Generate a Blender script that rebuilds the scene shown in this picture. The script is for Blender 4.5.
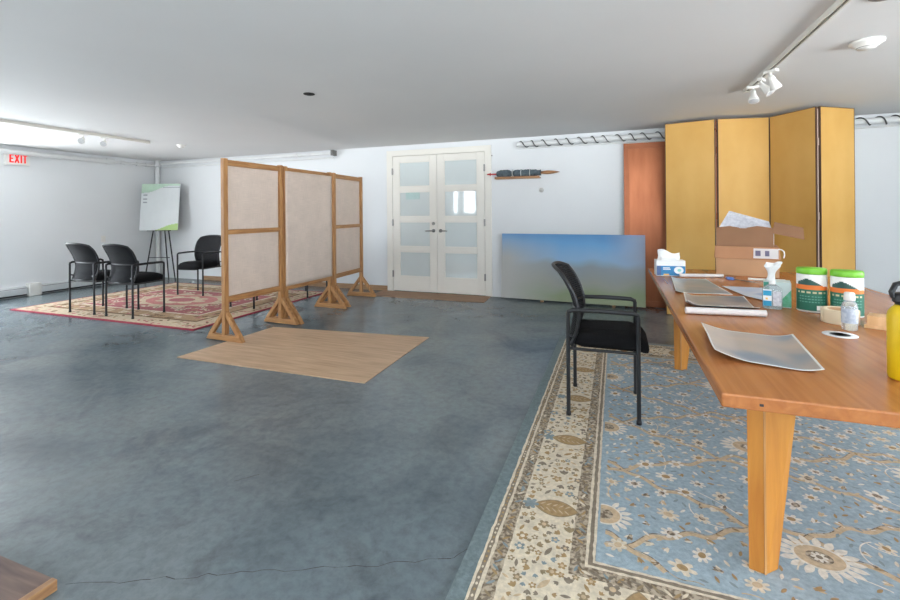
import bpy, math, random
from mathutils import Vector, Matrix
R = math.radians
PI = math.pi
for o in list(bpy.data.objects): bpy.data.objects.remove(o)
S = bpy.context.scene
COL = S.collection

# ------------------------------------------------------------------ camera
a, roll = 0.35303, -0.00833
rv = Vector((math.cos(a), math.sin(a), 0)); fw = Vector((-math.sin(a), math.cos(a), 0)); zv = Vector((0, 0, 1))
cR = rv * math.cos(roll) + zv * math.sin(roll)
cU = -rv * math.sin(roll) + zv * math.cos(roll)
cam = bpy.data.cameras.new('camera'); cam.sensor_width = 36; cam.lens = 448.6 / 900 * 36
cam.shift_x = 0; cam.shift_y = -(300 - 212.37) / 900; cam.clip_start = .05
co = bpy.data.objects.new('camera', cam); COL.objects.link(co)
M4 = Matrix((cR, cU, -fw)).transposed().to_4x4(); M4.translation = Vector((0, 0, 1.2)); co.matrix_world = M4
S.camera = co

# ------------------------------------------------------------------ light: overcast daylight through the windows
W = bpy.data.worlds.new('overcast_sky'); S.world = W; W.use_nodes = True
bg = W.node_tree.nodes['Background']; bg.inputs[1].default_value = 13.0
# overcast sky above, added brighter half below the horizon to light the ceiling
_n = W.node_tree.nodes; _l = W.node_tree.links
_tc = _n.new('ShaderNodeTexCoord'); _sp = _n.new('ShaderNodeSeparateXYZ'); _l.new(_tc.outputs['Generated'], _sp.inputs[0])
_mr = _n.new('ShaderNodeMapRange'); _mr.inputs[1].default_value = -.06; _mr.inputs[2].default_value = .06; _l.new(_sp.outputs[2], _mr.inputs[0])
_mx = _n.new('ShaderNodeMix'); _mx.data_type = 'RGBA'; _mx.inputs[6].default_value = (1.74, 1.84, 1.92, 1); _mx.inputs[7].default_value = (.86, .95, 1.05, 1)
_l.new(_mr.outputs[0], _mx.inputs[0]); _l.new(_mx.outputs[2], bg.inputs[0])
def portal(name, loc, rot, sx, sy):
    l = bpy.data.lights.new(name, 'AREA'); l.shape = 'RECTANGLE'; l.size = sx; l.size_y = sy; l.cycles.is_portal = True
    o = bpy.data.objects.new(name, l); COL.objects.link(o); o.location = loc; o.rotation_euler = rot
S.view_settings.view_transform = 'Standard'; S.view_settings.look = 'None'
S.view_settings.exposure = 0.17; S.view_settings.gamma = 1; S.view_settings.use_curve_mapping = False

# room: X left wall .. right wall, Y front (behind camera) .. back, H ceiling
XL, XR, YF, YB, H = -8.29, 4.4, -2.6, 6.175, 2.228
portal('right_window_portal', (XR + .1, 1.6, 1.4), (0, R(90), 0), 1.5, 7.0)
portal('left_window_portal', (XL - .1, 1.45, 1.2), (0, R(-90), 0), 1.9, 4.2)
portal('front_window_portal', (-1.9, YF - .1, 1.5), (R(90), 0, 0), 10.0, 1.3)

# ------------------------------------------------------------------ helpers
def lin(c):
    r = []
    for x in c[:3]:
        x /= 255
        r.append(x / 12.92 if x <= .04045 else ((x + .055) / 1.055) ** 2.4)
    return (*r, 1)
def scl(c, k): return tuple(min(1, x * k) for x in c[:3]) + (1,)
MATS = {}
def mat(name, col, rough=.5, metal=0, var=.06, scale=8, st=(1, 1, 1), bump=0, bscale=None, coat=0, alpha=1, trans=0, col2=None, detail=4, spec=.5, dist=.0, contrast=None, emit=None):
    if name in MATS: return MATS[name]
    m = bpy.data.materials.new(name); m.use_nodes = True; MATS[name] = m
    nt = m.node_tree; N = nt.nodes; L = nt.links; b = N['Principled BSDF']
    c = lin(col); c2 = lin(col2) if col2 else None
    tc = N.new('ShaderNodeTexCoord'); mp = N.new('ShaderNodeMapping'); mp.inputs['Scale'].default_value = st
    L.new(tc.outputs['Object'], mp.inputs[0])
    n = N.new('ShaderNodeTexNoise'); n.inputs['Scale'].default_value = scale; n.inputs['Detail'].default_value = detail; n.inputs['Distortion'].default_value = dist
    L.new(mp.outputs[0], n.inputs[0])
    rp = N.new('ShaderNodeValToRGB'); lo, hi = contrast or (.3, .7)
    rp.color_ramp.elements[0].position = lo; rp.color_ramp.elements[1].position = hi
    rp.color_ramp.elements[0].color = c2 or scl(c, 1 - var); rp.color_ramp.elements[1].color = c if c2 else scl(c, 1 + var)
    L.new(n.outputs[0], rp.inputs[0]); L.new(rp.outputs[0], b.inputs['Base Color'])
    b.inputs['Roughness'].default_value = rough; b.inputs['Metallic'].default_value = metal
    b.inputs['Coat Weight'].default_value = coat; b.inputs['Alpha'].default_value = alpha
    b.inputs['Transmission Weight'].default_value = trans; b.inputs['Specular IOR Level'].default_value = spec
    if emit: b.inputs['Emission Color'].default_value = lin(emit[0]); b.inputs['Emission Strength'].default_value = emit[1]
    if bump:
        n2 = N.new('ShaderNodeTexNoise'); n2.inputs['Scale'].default_value = bscale or scale * 6; n2.inputs['Detail'].default_value = 3
        L.new(mp.outputs[0], n2.inputs[0])
        bp = N.new('ShaderNodeBump'); bp.inputs['Strength'].default_value = bump; bp.inputs['Distance'].default_value = .005
        L.new(n2.outputs[0], bp.inputs['Height']); L.new(bp.outputs[0], b.inputs['Normal'])
    return m
def wood(name, c1, c2, st, rough=.45, scale=6, coat=0, knots=False, spec=.5):
    m = mat(name, c1, rough, 0, 0, scale, st, col2=c2, detail=6, dist=.6, coat=coat, contrast=(.3, .68), spec=spec)
    return m
class MB:
    def __init__(s): s.v = []; s.f = []; s.m = []; s.s = []
    def add(s, vs, fs, mi=0, smooth=False):
        k = len(s.v); s.v += [tuple(x) for x in vs]
        for f in fs:
            s.f.append(tuple(i + k for i in f)); s.m.append(mi); s.s.append(smooth)
        return s
    def box(s, x0, x1, y0, y1, z0, z1, mi=0):
        vs = [(x, y, z) for z in (z0, z1) for y in (y0, y1) for x in (x0, x1)]
        return s.add(vs, [(0, 2, 3, 1), (4, 5, 7, 6), (0, 1, 5, 4), (2, 6, 7, 3), (0, 4, 6, 2), (1, 3, 7, 5)], mi)
    def hexa(s, b, t, mi=0):
        n = len(b)
        return s.add(list(b) + list(t), [tuple(range(n))[::-1], tuple(range(n, 2 * n))] + [(i, (i + 1) % n, n + (i + 1) % n, n + i) for i in range(n)], mi)
    def tube(s, pts, r, n=10, mi=0, caps=True, flat=1.0):
        P = [Vector(p) for p in pts]; rs = r if isinstance(r, (list, tuple)) else [r] * len(P)
        up = None; rings = []
        for i, p in enumerate(P):
            d = (P[min(i + 1, len(P) - 1)] - P[max(i - 1, 0)]).normalized()
            if up is None: up = Vector((0, 0, 1)) if abs(d.z) < .9 else Vector((0, 1, 0))
            e1 = d.cross(up).normalized(); e2 = e1.cross(d).normalized(); up = e2
            rings.append([p + e1 * math.cos(2 * PI * k / n) * rs[i] + e2 * math.sin(2 * PI * k / n) * rs[i] * flat for k in range(n)])
        vs = [v for rg in rings for v in rg]; fs = []
        for i in range(len(P) - 1):
            for k in range(n):
                k2 = (k + 1) % n; fs.append((i * n + k, i * n + k2, (i + 1) * n + k2, (i + 1) * n + k))
        s.add(vs, fs, mi, True)
        if caps: s.add(rings[0], [tuple(range(n))[::-1]], mi); s.add(rings[-1], [tuple(range(n))], mi)
        return s
    def lathe(s, prof, c=(0, 0, 0), n=24, mi=0, axis='z', sx=1, sy=1, fn=None):
        vs = []; fs = []; mis = []
        for (r, z) in prof:
            for k in range(n):
                t = 2 * PI * k / n; x, y = r * math.cos(t) * sx, r * math.sin(t) * sy
                p = (x, y, z) if axis == 'z' else ((z, x, y) if axis == 'x' else (x, z, y))
                vs.append((p[0] + c[0], p[1] + c[1], p[2] + c[2]))
        k0 = len(s.v); s.v += vs
        for i in range(len(prof) - 1):
            for k in range(n):
                k2 = (k + 1) % n
                s.f.append(tuple(k0 + j for j in (i * n + k, i * n + k2, (i + 1) * n + k2, (i + 1) * n + k)))
                s.m.append(fn(2 * PI * (k + .5) / n, (prof[i][1] + prof[i + 1][1]) / 2) if fn else mi); s.s.append(True)
        for i in (0, len(prof) - 1):
            if prof[i][0] > 1e-6:
                s.f.append(tuple(k0 + i * n + k for k in range(n))); s.m.append(fn(0, prof[i][1]) if fn else mi); s.s.append(False)
        return s
    def grid(s, fn, nu, nv, mi=0, smooth=True, mfn=None):
        vs = [fn(i / nu, j / nv) for j in range(nv + 1) for i in range(nu + 1)]
        k0 = len(s.v); s.v += [tuple(v) for v in vs]
        for j in range(nv):
            for i in range(nu):
                s.f.append(tuple(k0 + q for q in (j * (nu + 1) + i, j * (nu + 1) + i + 1, (j + 1) * (nu + 1) + i + 1, (j + 1) * (nu + 1) + i)))
                s.m.append(mfn((i + .5) / nu, (j + .5) / nv) if mfn else mi); s.s.append(smooth)
        return s
    def poly(s, pts, z, mi=0): return s.add([(p[0], p[1], z) for p in pts], [tuple(range(len(pts)))], mi)
    def xform(s, M): s.v = [tuple(M @ Vector(v)) for v in s.v]; return s
    def build(s, name, mats, parent=None, loc=None, rz=0, bevel=0, sub=0, solid=0, seg=2):
        me = bpy.data.meshes.new(name); me.from_pydata(s.v, [], s.f)
        for m in (mats if isinstance(mats, (list, tuple)) else [mats]): me.materials.append(m)
        me.polygons.foreach_set('material_index', s.m); me.polygons.foreach_set('use_smooth', s.s); me.update()
        o = bpy.data.objects.new(name, me); COL.objects.link(o)
        if parent: o.parent = parent
        if loc is not None: o.location = loc
        o.rotation_euler = (0, 0, rz)
        if solid: d = o.modifiers.new('s', 'SOLIDIFY'); d.thickness = solid; d.offset = 0
        if bevel: d = o.modifiers.new('b', 'BEVEL'); d.width = bevel; d.segments = seg; d.limit_method = 'ANGLE'; d.angle_limit = R(40)
        if sub: d = o.modifiers.new('u', 'SUBSURF'); d.levels = sub; d.render_levels = sub
        return o
def tag(o, label, cat, group=None, kind=None):
    o['label'] = label; o['category'] = cat
    if group: o['group'] = group
    if kind: o['kind'] = kind
    return o
def empty(name, label, cat, loc=(0, 0, 0), rz=0, group=None):
    o = bpy.data.objects.new(name, None); COL.objects.link(o); o.location = loc; o.rotation_euler = (0, 0, rz); o.empty_display_size = .1
    return tag(o, label, cat, group)
def struct(name, mb, m, parent=None, **k):
    o = mb.build(name, m, parent, **k)
    if not parent: o['kind'] = 'structure'
    return o
def copy_tree(o, label=None, loc=None, rz=None, parent=None):
    c = o.copy(); COL.objects.link(c)
    if parent: c.parent = parent
    if label: c['label'] = label
    if loc is not None: c.location = loc
    if rz is not None: c.rotation_euler = (0, 0, rz)
    for ch in [x for x in o.children]: copy_tree(ch, parent=c)
    return c
def rrect(x0, x1, y0, y1, r, n=5):
    pts = []
    for cx, cy, t0 in ((x1 - r, y1 - r, 0), (x0 + r, y1 - r, 90), (x0 + r, y0 + r, 180), (x1 - r, y0 + r, 270)):
        for i in range(n + 1):
            t = R(t0 + 90 * i / n); pts.append((cx + r * math.cos(t), cy + r * math.sin(t)))
    return pts

# ------------------------------------------------------------------ materials
m_wall = mat('white_wall_paint', (226, 228, 229), .75, var=.02, scale=1.2, bump=.05, bscale=60)
m_wall_l = m_wall
m_ceil = mat('ceiling_paint', (226, 226, 225), .8, var=.03, scale=.7, bump=.04, bscale=30)
m_white = mat('white_enamel', (228, 226, 220), .4, var=.02)
m_door = mat('cream_door_paint', (233, 229, 220), .45, var=.02, scale=3)
m_pipe = mat('painted_pipe', (222, 223, 222), .5, var=.03)
m_heat = mat('heater_enamel', (196, 199, 200), .5, var=.04)
m_dark = mat('dark_void', (30, 30, 32), .7)
m_black = mat('black_metal', (26, 27, 30), .42, var=.1, spec=.5)
m_fabric = mat('black_seat_fabric', (18, 18, 20), .9, var=.2, scale=60, bump=.3, bscale=300, spec=.2)
m_steel = mat('brushed_steel', (150, 148, 145), .35, 1, var=.08)
m_concrete = None
def concrete():
    m = bpy.data.materials.new('polished_concrete'); m.use_nodes = True; nt = m.node_tree; N = nt.nodes; L = nt.links; b = N['Principled BSDF']
    tc = N.new('ShaderNodeTexCoord')
    def noise(sc, det, dist=0, rough=.55):
        n = N.new('ShaderNodeTexNoise'); n.inputs['Scale'].default_value = sc; n.inputs['Detail'].default_value = det; n.inputs['Distortion'].default_value = dist; n.inputs['Roughness'].default_value = rough
        L.new(tc.outputs['Object'], n.inputs[0]); return n
    def ramp(n, e):
        r = N.new('ShaderNodeValToRGB'); r.color_ramp.elements[0].position = e[0][0]; r.color_ramp.elements[0].color = lin(e[0][1])
        r.color_ramp.elements[1].position = e[-1][0]; r.color_ramp.elements[1].color = lin(e[-1][1])
        for p, c in e[1:-1]: q = r.color_ramp.elements.new(p); q.color = lin(c)
        L.new(n.outputs[0], r.inputs[0]); return r
    n1 = noise(.9, 8, .6, .62); r1 = ramp(n1, [(.3, (96, 108, 114)), (.5, (126, 138, 143)), (.72, (146, 153, 154))])
    n2 = noise(1.7, 8, .9, .66); r2 = ramp(n2, [(.33, (160, 161, 162)), (.48, (212, 214, 214)), (.8, (222, 222, 221))])
    mx = N.new('ShaderNodeMix'); mx.data_type = 'RGBA'; mx.blend_type = 'MULTIPLY'; mx.inputs[0].default_value = .75
    L.new(r1.outputs[0], mx.inputs[6]); L.new(r2.outputs[0], mx.inputs[7])
    n3 = noise(22, 5, .3, .7); r3 = ramp(n3, [(.3, (205, 205, 205)), (.6, (255, 255, 255))])
    mx2 = N.new('ShaderNodeMix'); mx2.data_type = 'RGBA'; mx2.blend_type = 'MULTIPLY'; mx2.inputs[0].default_value = .7
    L.new(mx.outputs[2], mx2.inputs[6]); L.new(r3.outputs[0], mx2.inputs[7])
    L.new(mx2.outputs[2], b.inputs['Base Color'])
    mr = N.new('ShaderNodeMapRange'); mr.inputs[3].default_value = .18; mr.inputs[4].default_value = .30
    L.new(n1.outputs[0], mr.inputs[0]); L.new(mr.outputs[0], b.inputs['Roughness'])
    b.inputs['Specular IOR Level'].default_value = .5
    bp = N.new('ShaderNodeBump'); bp.inputs['Strength'].default_value = .012; bp.inputs['Distance'].default_value = .01
    L.new(n1.outputs[0], bp.inputs['Height']); L.new(bp.outputs[0], b.inputs['Normal'])
    return m
m_concrete = concrete()
def glass_pane(name):
    m = bpy.data.materials.new(name); m.use_nodes = True; nt = m.node_tree; N = nt.nodes; L = nt.links
    for n in list(N):
        if n.type != 'OUTPUT_MATERIAL': N.remove(n)
    t = N.new('ShaderNodeBsdfTransparent'); g = N.new('ShaderNodeBsdfGlossy'); g.inputs['Roughness'].default_value = .02
    mx = N.new('ShaderNodeMixShader'); mx.inputs[0].default_value = .06
    L.new(t.outputs[0], mx.inputs[1]); L.new(g.outputs[0], mx.inputs[2]); L.new(mx.outputs[0], N['Material Output'].inputs[0]); return m
m_glass = glass_pane('clear_window_glass')

# ------------------------------------------------------------------ structure
T = .2
struct('floor', MB().box(XL - T, XR + T, YF - T, YB + T, -T, 0), m_concrete)
struct('ceiling', MB().box(XL - T, XR + T, YF - T, YB + T, H, H + T), m_ceil)
# back wall has the double-door opening
DX0, DX1, DH = -3.222, -1.728, 2.075
DM = (DX0 + DX1) / 2
struct('wall_back', MB().box(XL - T, DX0, YB, YB + T, 0, H).box(DX1, XR + T, YB, YB + T, 0, H).box(DX0, DX1, YB, YB + T, DH, H).box(DX0, DX1, YB + .12, YB + T, 0, DH), m_wall)
def wall_holes(name, axis, pos, out, a0, a1, holes):
    """wall along one axis with rectangular openings (a0,a1,z0,z1)"""
    mb = MB()
    def bx(p, q, z0, z1):
        if q - p < 1e-4: return
        lo, hi = min(pos, pos + out), max(pos, pos + out)
        if axis == 'y': mb.box(lo, hi, p, q, z0, z1)
        else: mb.box(p, q, lo, hi, z0, z1)
    cur = a0
    for (p, q, z0, z1) in sorted(holes):
        bx(cur, p, 0, H); bx(p, q, 0, z0); bx(p, q, z1, H); cur = q
    bx(cur, a1, 0, H)
    return struct(name, mb, m_wall)
WN = [0]
def window(axis, pos, out, p, q, z0, z1, nm):
    WN[0] += 1; c = pos + out * .5; fr = MB()
    def bx(a0, a1, b0, b1, d=.035):
        if axis == 'y': fr.box(c - d, c + d, a0, a1, b0, b1)
        else: fr.box(a0, a1, c - d, c + d, b0, b1)
    w = .05
    bx(p, q, z0, z0 + w); bx(p, q, z1 - w, z1); bx(p, p + w, z0 + w, z1 - w); bx(q - w, q, z0 + w, z1 - w)
    for i in range(1, nm):
        x = p + (q - p) * i / nm; bx(x - w / 2, x + w / 2, z0 + w, z1 - w, .03)
    o = struct('window_%d' % WN[0], fr, m_white)
    g = MB()
    if axis == 'y': g.box(c - .004, c + .004, p + w, q - w, z0 + w, z1 - w)
    else: g.box(p + w, q - w, c - .004, c + .004, z0 + w, z1 - w)
    g.build('pane', m_glass, o)
rw = [(-1.9, .2, .7, 2.05), (.5, 2.6, .7, 2.05), (2.9, 3.5, .8, 2.0)]
lw = [(-.4, 1.2, 1.25, 2.05), (1.7, 3.5, .25, 2.08)]
fwn = [(-6.0, -5.65, 1.15, 2.05), (-5.45, -5.2, 1.15, 2.05), (-5.05, -4.55, 1.15, 2.05), (-2.2, -.6, 1.0, 2.0), (0, 1.6, 1.0, 2.0), (1.9, 3.0, 1.0, 2.0)]
wall_holes('wall_right', 'y', XR, T, YF - T, YB + T, rw)
wall_holes('wall_left', 'y', XL, -T, YF - T, YB + T, lw)
wall_holes('wall_front', 'x', YF, -T, XL, XR, fwn)
for h in rw: window('y', XR, T, *h, 2)
for h in lw: window('y', XL, -T, *h, 2)
for h in fwn: window('x', YF, -T, *h, 3 if h[1] - h[0] > 1 else 1)
# door casing
cas = MB().box(DX0 - .085, DX0 + .012, YB - .018, YB + .11, 0, DH - .002).box(DX1 - .012, DX1 + .085, YB - .018, YB + .11, 0, DH - .002).box(DX0 - .085, DX1 + .085, YB - .018, YB + .11, DH - .012, DH + .075)
struct('trim_1', cas, m_door, bevel=.004)
m_frost = mat('frosted_door_glass', (208, 216, 215), .06, var=.02, scale=2, coat=1, spec=.6)
def leaf(name, x0, x1, side):
    y0, y1 = YB - .012, YB + .032; z0, z1 = .012, DH - .016; st = .112
    mb = MB().box(x0, x0 + st, y0, y1, z0, z1).box(x1 - st, x1, y0, y1, z0, z1)
    tops = [z1 - .093, z1 - .546, z1 - .999, z1 - 1.452]
    cur = z1; gl = []
    for t in tops:
        mb.box(x0 + st, x1 - st, y0, y1, t, cur); gl.append((t - .37, t)); cur = t - .37
    mb.box(x0 + st, x1 - st, y0, y1, z0, cur)
    o = struct(name, mb, m_door, bevel=.003)
    for g0, g1 in gl:
        MB().box(x0 + st, x1 - st, y0 + .016, y0 + .024, g0, g1).build('pane', m_frost, o)
        bead = MB(); w = .009
        bead.box(x0 + st, x1 - st, y0 + .004, y0 + .0165, g0, g0 + w).box(x0 + st, x1 - st, y0 + .004, y0 + .0165, g1 - w, g1)
        bead.box(x0 + st, x0 + st + w, y0 + .004, y0 + .0165, g0 + w, g1 - w).box(x1 - st - w, x1 - st, y0 + .004, y0 + .0165, g0 + w, g1 - w)
        bead.build('glazing_bead', m_door, o)
    hx = x1 - .055 if side > 0 else x0 + .055
    hd = MB().lathe([(0, 0), (.026, 0), (.026, -.008), (.011, -.012), (.011, -.05), (0, -.05)], (hx, y0, .93), 20, axis='y')
    hd.tube([(hx, y0 - .045, .93), (hx - side * .03, y0 - .047, .931), (hx - side * .115, y0 - .042, .926)], [.011, .010, .008], 10)
    hd.build('handle', m_steel, o)
    if side > 0: MB().lathe([(0, 0), (.024, 0), (.024, -.012), (.014, -.02), (0, -.02)], (hx, y0, 1.035), 20, axis='y').box(hx - .004, hx + .004, y0 - .032, y0 - .018, 1.02, 1.05).build('deadbolt', m_steel, o)
    ex = x0 if side > 0 else x1
    for hz in (.27, 1.05, 1.83): MB().tube([(ex, y0 - .012, hz - .05), (ex, y0 - .012, hz + .05)], .008, 10).box(ex - .012, ex + .012, y0 - .01, y0 + .002, hz - .048, hz + .048).build('hinge', m_steel, o)
    return o
leaf('door_1', DX0 + .016, DM - .002, 1); leaf('door_2', DM + .002, DX1 - .016, -1)
tag(MB().box(-2.99, -2.76, YB - .0015, YB + .0035, 1.40, 1.545).build('paper_notice', mat('mint_paper', (178, 202, 198), .8)), 'pale mint paper notice stuck behind the second pane of the left door leaf', 'notice')
# brown baseboard of back wall, grey baseboard at the right
m_base = wood('worn_baseboard_wood', (176, 140, 104), (140, 104, 72), (1, 1, 12), .6)
struct('baseboard_back', MB().box(-7.1, DX0 - .09, YB - .015, YB, 0, .075), m_base)
struct('trim_2', MB().tube([(-8.215, YB - .05, 0), (-8.215, YB - .05, H)], .042, 16), m_pipe)
# cracks in the concrete slab
ck = MB(); random.seed(5)
def crack(p0, p1, n, jit, w):
    L_ = []; 
    for i in range(n + 1):
        t = i / n; L_.append((p0[0] + (p1[0] - p0[0]) * t + random.uniform(-jit, jit), p0[1] + (p1[1] - p0[1]) * t + random.uniform(-jit, jit)))
    for i in range(n):
        A = Vector(L_[i]); B = Vector(L_[i + 1]); d = (B - A).normalized(); nn = Vector((-d.y, d.x)) * w * random.uniform(.5, 1.2)
        ck.add([(*(A - nn), .0004), (*(B - nn), .0004), (*(B + nn), .0004), (*(A + nn), .0004)], [(0, 1, 2, 3)])
crack((-1.69, .93), (-.55, 1.45), 36, .008, .0013)
crack((-.55, 1.45), (-.5, 1.52), 4, .004, .001)
crack((-1.62, 1.55), (-1.55, 1.63), 6, .003, .002)
struct('trim_3', ck, mat('crack_dark', (48, 48, 47), .9))  # plain dark tone for the slab cracks

# ------------------------------------------------------------------ pipes and fixed services
def pipe_run(name, pts, r, label, couplings=(), n=16, end=None):
    o = empty(name, label, 'pipe', pts[0])
    O = Vector(pts[0])
    MB().tube([Vector(p) - O for p in pts], r, n).build('tube', m_pipe, o)
    for c0, c1, rr in couplings: MB().tube([Vector(c0) - O, Vector(c1) - O], rr, n).build('coupling', m_pipe, o)
    return o
pipe_run('wall_pipe', [(XL + .075, -2.5, 2.135), (XL + .075, 5.25, 2.135)], .042, 'thick white pipe along the left wall just under the ceiling, above the exit sign',
         [((XL + .075, 5.2, 2.135), (XL + .075, 5.32, 2.135), .05), ((XL + .075, 3.0, 2.135), (XL + .075, 3.1, 2.135), .048)])
pipe_run('wall_pipe', [(XL + .06, 5.33, 2.135), (XL + .06, 6.02, 2.135), (XL + .1, 6.08, 2.135), (XL + .2, YB - .09, 2.135)], .02, 'thin white pipe with fittings in the far left corner under the ceiling',
         [((XL + .06, 5.45, 2.135), (XL + .06, 5.52, 2.135), .032), ((XL + .06, 5.75, 2.10), (XL + .06, 5.75, 2.17), .026), ((XL + .06, 5.9, 2.135), (XL + .06, 5.96, 2.135), .032)])
p = pipe_run('ceiling_pipe', [(XL + .22, YB - .075, 2.165), (-4.22, YB - .075, 2.165)], .026, 'white sprinkler pipe along the back wall above the burlap screens, capped at its right end',
         [((-5.0, YB - .075, 2.165), (-4.93, YB - .075, 2.165), .034)])
MB().box(3.85 - .03, 3.85 + .012, -.05, .06, -.04, .045).build('end_bracket', mat('grey_bracket', (105, 104, 100), .6), p, loc=(0, 0, 0)).location = (-(.0), 0, 0)
pipe_run('ceiling_pipe', [(XL + .22, YB - .05, 2.095), (-4.25, YB - .05, 2.095)], .012, 'thin white conduit below the capped sprinkler pipe on the back wall')
# cable-wrapped pipe on the right of the back wall
cp = pipe_run('cable_wrapped_pipe', [(-1.26, YB - .055, 2.125), (XR - .01, YB - .055, 2.16)], .034, 'white pipe on the back wall wrapped in dark spiralling cable, passing behind the yellow screen',
              [((-.12, YB - .055, 2.134), (-.02, YB - .055, 2.135), .046)])
O = Vector((-1.26, YB - .055, 2.125)); pts = []
for i in range(900):
    x = i / 900 * 4.4; t = x / .155 * 2 * PI
    pts.append((x + .012 * math.sin(t * .37), .042 * math.cos(t), .042 * math.sin(t) + x * .0062))
MB().tube(pts, .0075, 6).build('spiral_cable', mat('dark_grey_cable', (84, 84, 84), .6), cp)
MB().tube([(.0, .035, -.05), (3.2, .035, -.045), (5.6, .035, -.02)], .011, 8).build('conduit', m_pipe, cp)

# baseboard heaters
def heater(label, y0, y1, name='baseboard_heater'):
    o = empty(name, label, 'heater', (XL, y0, 0)); L_ = y1 - y0
    MB().hexa([(0, 0, .015), (.07, 0, .015), (.07, 0, .12), (.045, 0, .155), (0, 0, .155)], [(0, L_, .015), (.07, L_, .015), (.07, L_, .12), (.045, L_, .155), (0, L_, .155)]).build('cover', m_heat, o)
    MB().box(.071, .074, .01, L_ - .01, .018, .04).box(.071, .0735, .01, L_ - .01, .128, .133).build('air_slot', m_dark, o)
    return o
heater('long grey baseboard heater on the left wall, left of the white end box', 0.4, 4.09)
heater('short grey baseboard heater on the left wall behind the black chairs', 4.26, 5.62)
tag(MB().box(XL, XL + .1, 4.1, 4.25, .0, .19).build('heater_end_box', m_white, bevel=.006), 'white end box between the two heaters on the left wall', 'box')
hb = empty('baseboard_heater', 'grey baseboard heater on the back wall right of the yellow screen', 'heater', (2.3, YB, 0))
MB().box(0, 1.9, -.07, 0, .015, .135).build('cover', m_heat, hb, bevel=.006)
MB().box(.02, 1.88, -.073, -.0705, .1, .118).box(.34, .5, -.074, -.0705, .05, .1).build('air_slot', m_dark, hb)
o = empty('wall_outlet', 'white electrical outlet plate on the left wall above the chairs', 'outlet', (XL, 5.19, .79))
MB().box(0, .006, -.035, .035, -.057, .057).build('cover_plate', m_white, o, bevel=.002)
for z in (-.022, .022): MB().box(.006, .0085, -.014, .014, z - .014, z + .014).build('socket', m_white, o)
o = empty('thermostat', 'small round white thermostat on the back wall below the rolled banner', 'thermostat', (-.942, YB, 1.493))
MB().lathe([(0, 0), (.032, 0), (.032, -.018), (.026, -.024), (0, -.024)], n=24, axis='y').build('body', mat('thermostat_grey', (200, 198, 194), .5), o)
MB().lathe([(.018, -.0242), (.018, -.030), (0, -.030)], n=20, axis='y').build('dial', mat('thermostat_dial', (186, 184, 180), .5), o)

# exit sign
ex = empty('exit_sign', 'white exit sign with red letters high on the left wall', 'sign', (XL, 3.85, 1.945))
MB().box(.0, .055, 0, .295, 0, .19).build('housing', m_white, ex, bevel=.006)
m_red = mat('exit_red', (222, 40, 36), .5, emit=((230, 40, 35), .5))
def letter(segs, y):
    mb = MB()
    for (p0, p1) in segs:
        A = Vector((0, p0[0], p0[1])); B = Vector((0, p1[0], p1[1])); d = (B - A).normalized(); n_ = Vector((0, -d.z, d.y)) * .0095
        q = [A - n_, B - n_, B + n_, A + n_]
        mb.hexa([(0, v.y, v.z) for v in q], [(.004, v.y, v.z) for v in q])
    return mb.build('letter', m_red, ex, loc=(.0555, y, .035))
hh = .122; ww = .05
letter([((.0095, 0), (.0095, hh)), ((0, .0095), (ww, .0095)), ((0, hh - .0095), (ww, hh - .0095)), ((0, hh / 2), (ww * .85, hh / 2))], .045)
letter([((.003, 0), (ww - .003, hh)), ((ww - .003, 0), (.003, hh))], .108)
letter([((.0095, 0), (.0095, hh))], .174)
letter([((ww / 2, 0), (ww / 2, hh)), ((0, hh - .0095), (ww, hh - .0095))], .203)

# ceiling fixtures
m_track = mat('track_cream', (214, 210, 200), .45, var=.03)
m_tr_dark = mat('track_slot', (120, 116, 108), .6)
def track(label, x, y0, y1):
    o = empty('ceiling_track', label, 'track', (x, y0, H)); L_ = y1 - y0
    MB().box(-.018, -.008, 0, L_, -.03, 0).box(.008, .018, 0, L_, -.03, 0).box(-.008, .008, 0, L_, -.008, 0).build('rail', m_track, o)
    MB().box(-.0075, .0075, .002, L_ - .002, -.022, -.0085).build('conductor_slot', m_tr_dark, o)
    MB().box(-.021, .021, L_, L_ + .03, -.034, 0).build('end_cap', m_track, o)
track('long ceiling lighting track at left above the chairs', -6.1, -1.5, 4.40)
track('ceiling lighting track at upper right leading towards the yellow screen', 1.05, .6, 4.42)
m_lens = mat('lamp_lens', (205, 206, 206), .15, var=.1, scale=40)
def spot(label, x, y, yaw, tilt):
    o = empty('track_spotlight', label, 'lamp', (x, y, H - .031), yaw, 'spotlights on the ceiling tracks')
    MB().box(-.016, .016, -.045, .045, -.02, 0).build('track_adapter', m_white, o, bevel=.003)
    MB().tube([(0, 0, -.02), (0, 0, -.05), (.012, 0, -.065)], .007, 8).build('arm', m_white, o)
    M = Matrix.Translation((.014, 0, -.066)) @ Matrix.Rotation(tilt, 4, 'Y') @ Matrix.Scale(.82, 4)
    MB().lathe([(0, .035), (.018, .035), (.024, .02), (.026, -.01), (.042, -.06), (.047, -.085), (.044, -.085), (.0, -.075)], n=24).xform(M).build('lamp_shade', m_white, o)
    MB().lathe([(.0435, -.0835), (.03, -.088), (0, -.09)], n=24).xform(M).build('lens', m_lens, o)
spot('white spotlight on the left track, the one nearer the exit sign', -6.1, 3.60, R(-45), R(-62))
spot('white spotlight on the left track, the one farther from the exit sign', -6.1, 3.85, R(-45), R(-62))
spot('white spotlight on the right track, the one nearest the yellow screen', 1.05, 4.24, R(-100), R(-22))
spot('white spotlight on the right track, the middle one of three', 1.05, 4.02, R(-30), R(-40))
spot('white spotlight on the right track, farthest from the yellow screen', 1.05, 3.80, R(40), R(-34))
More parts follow.
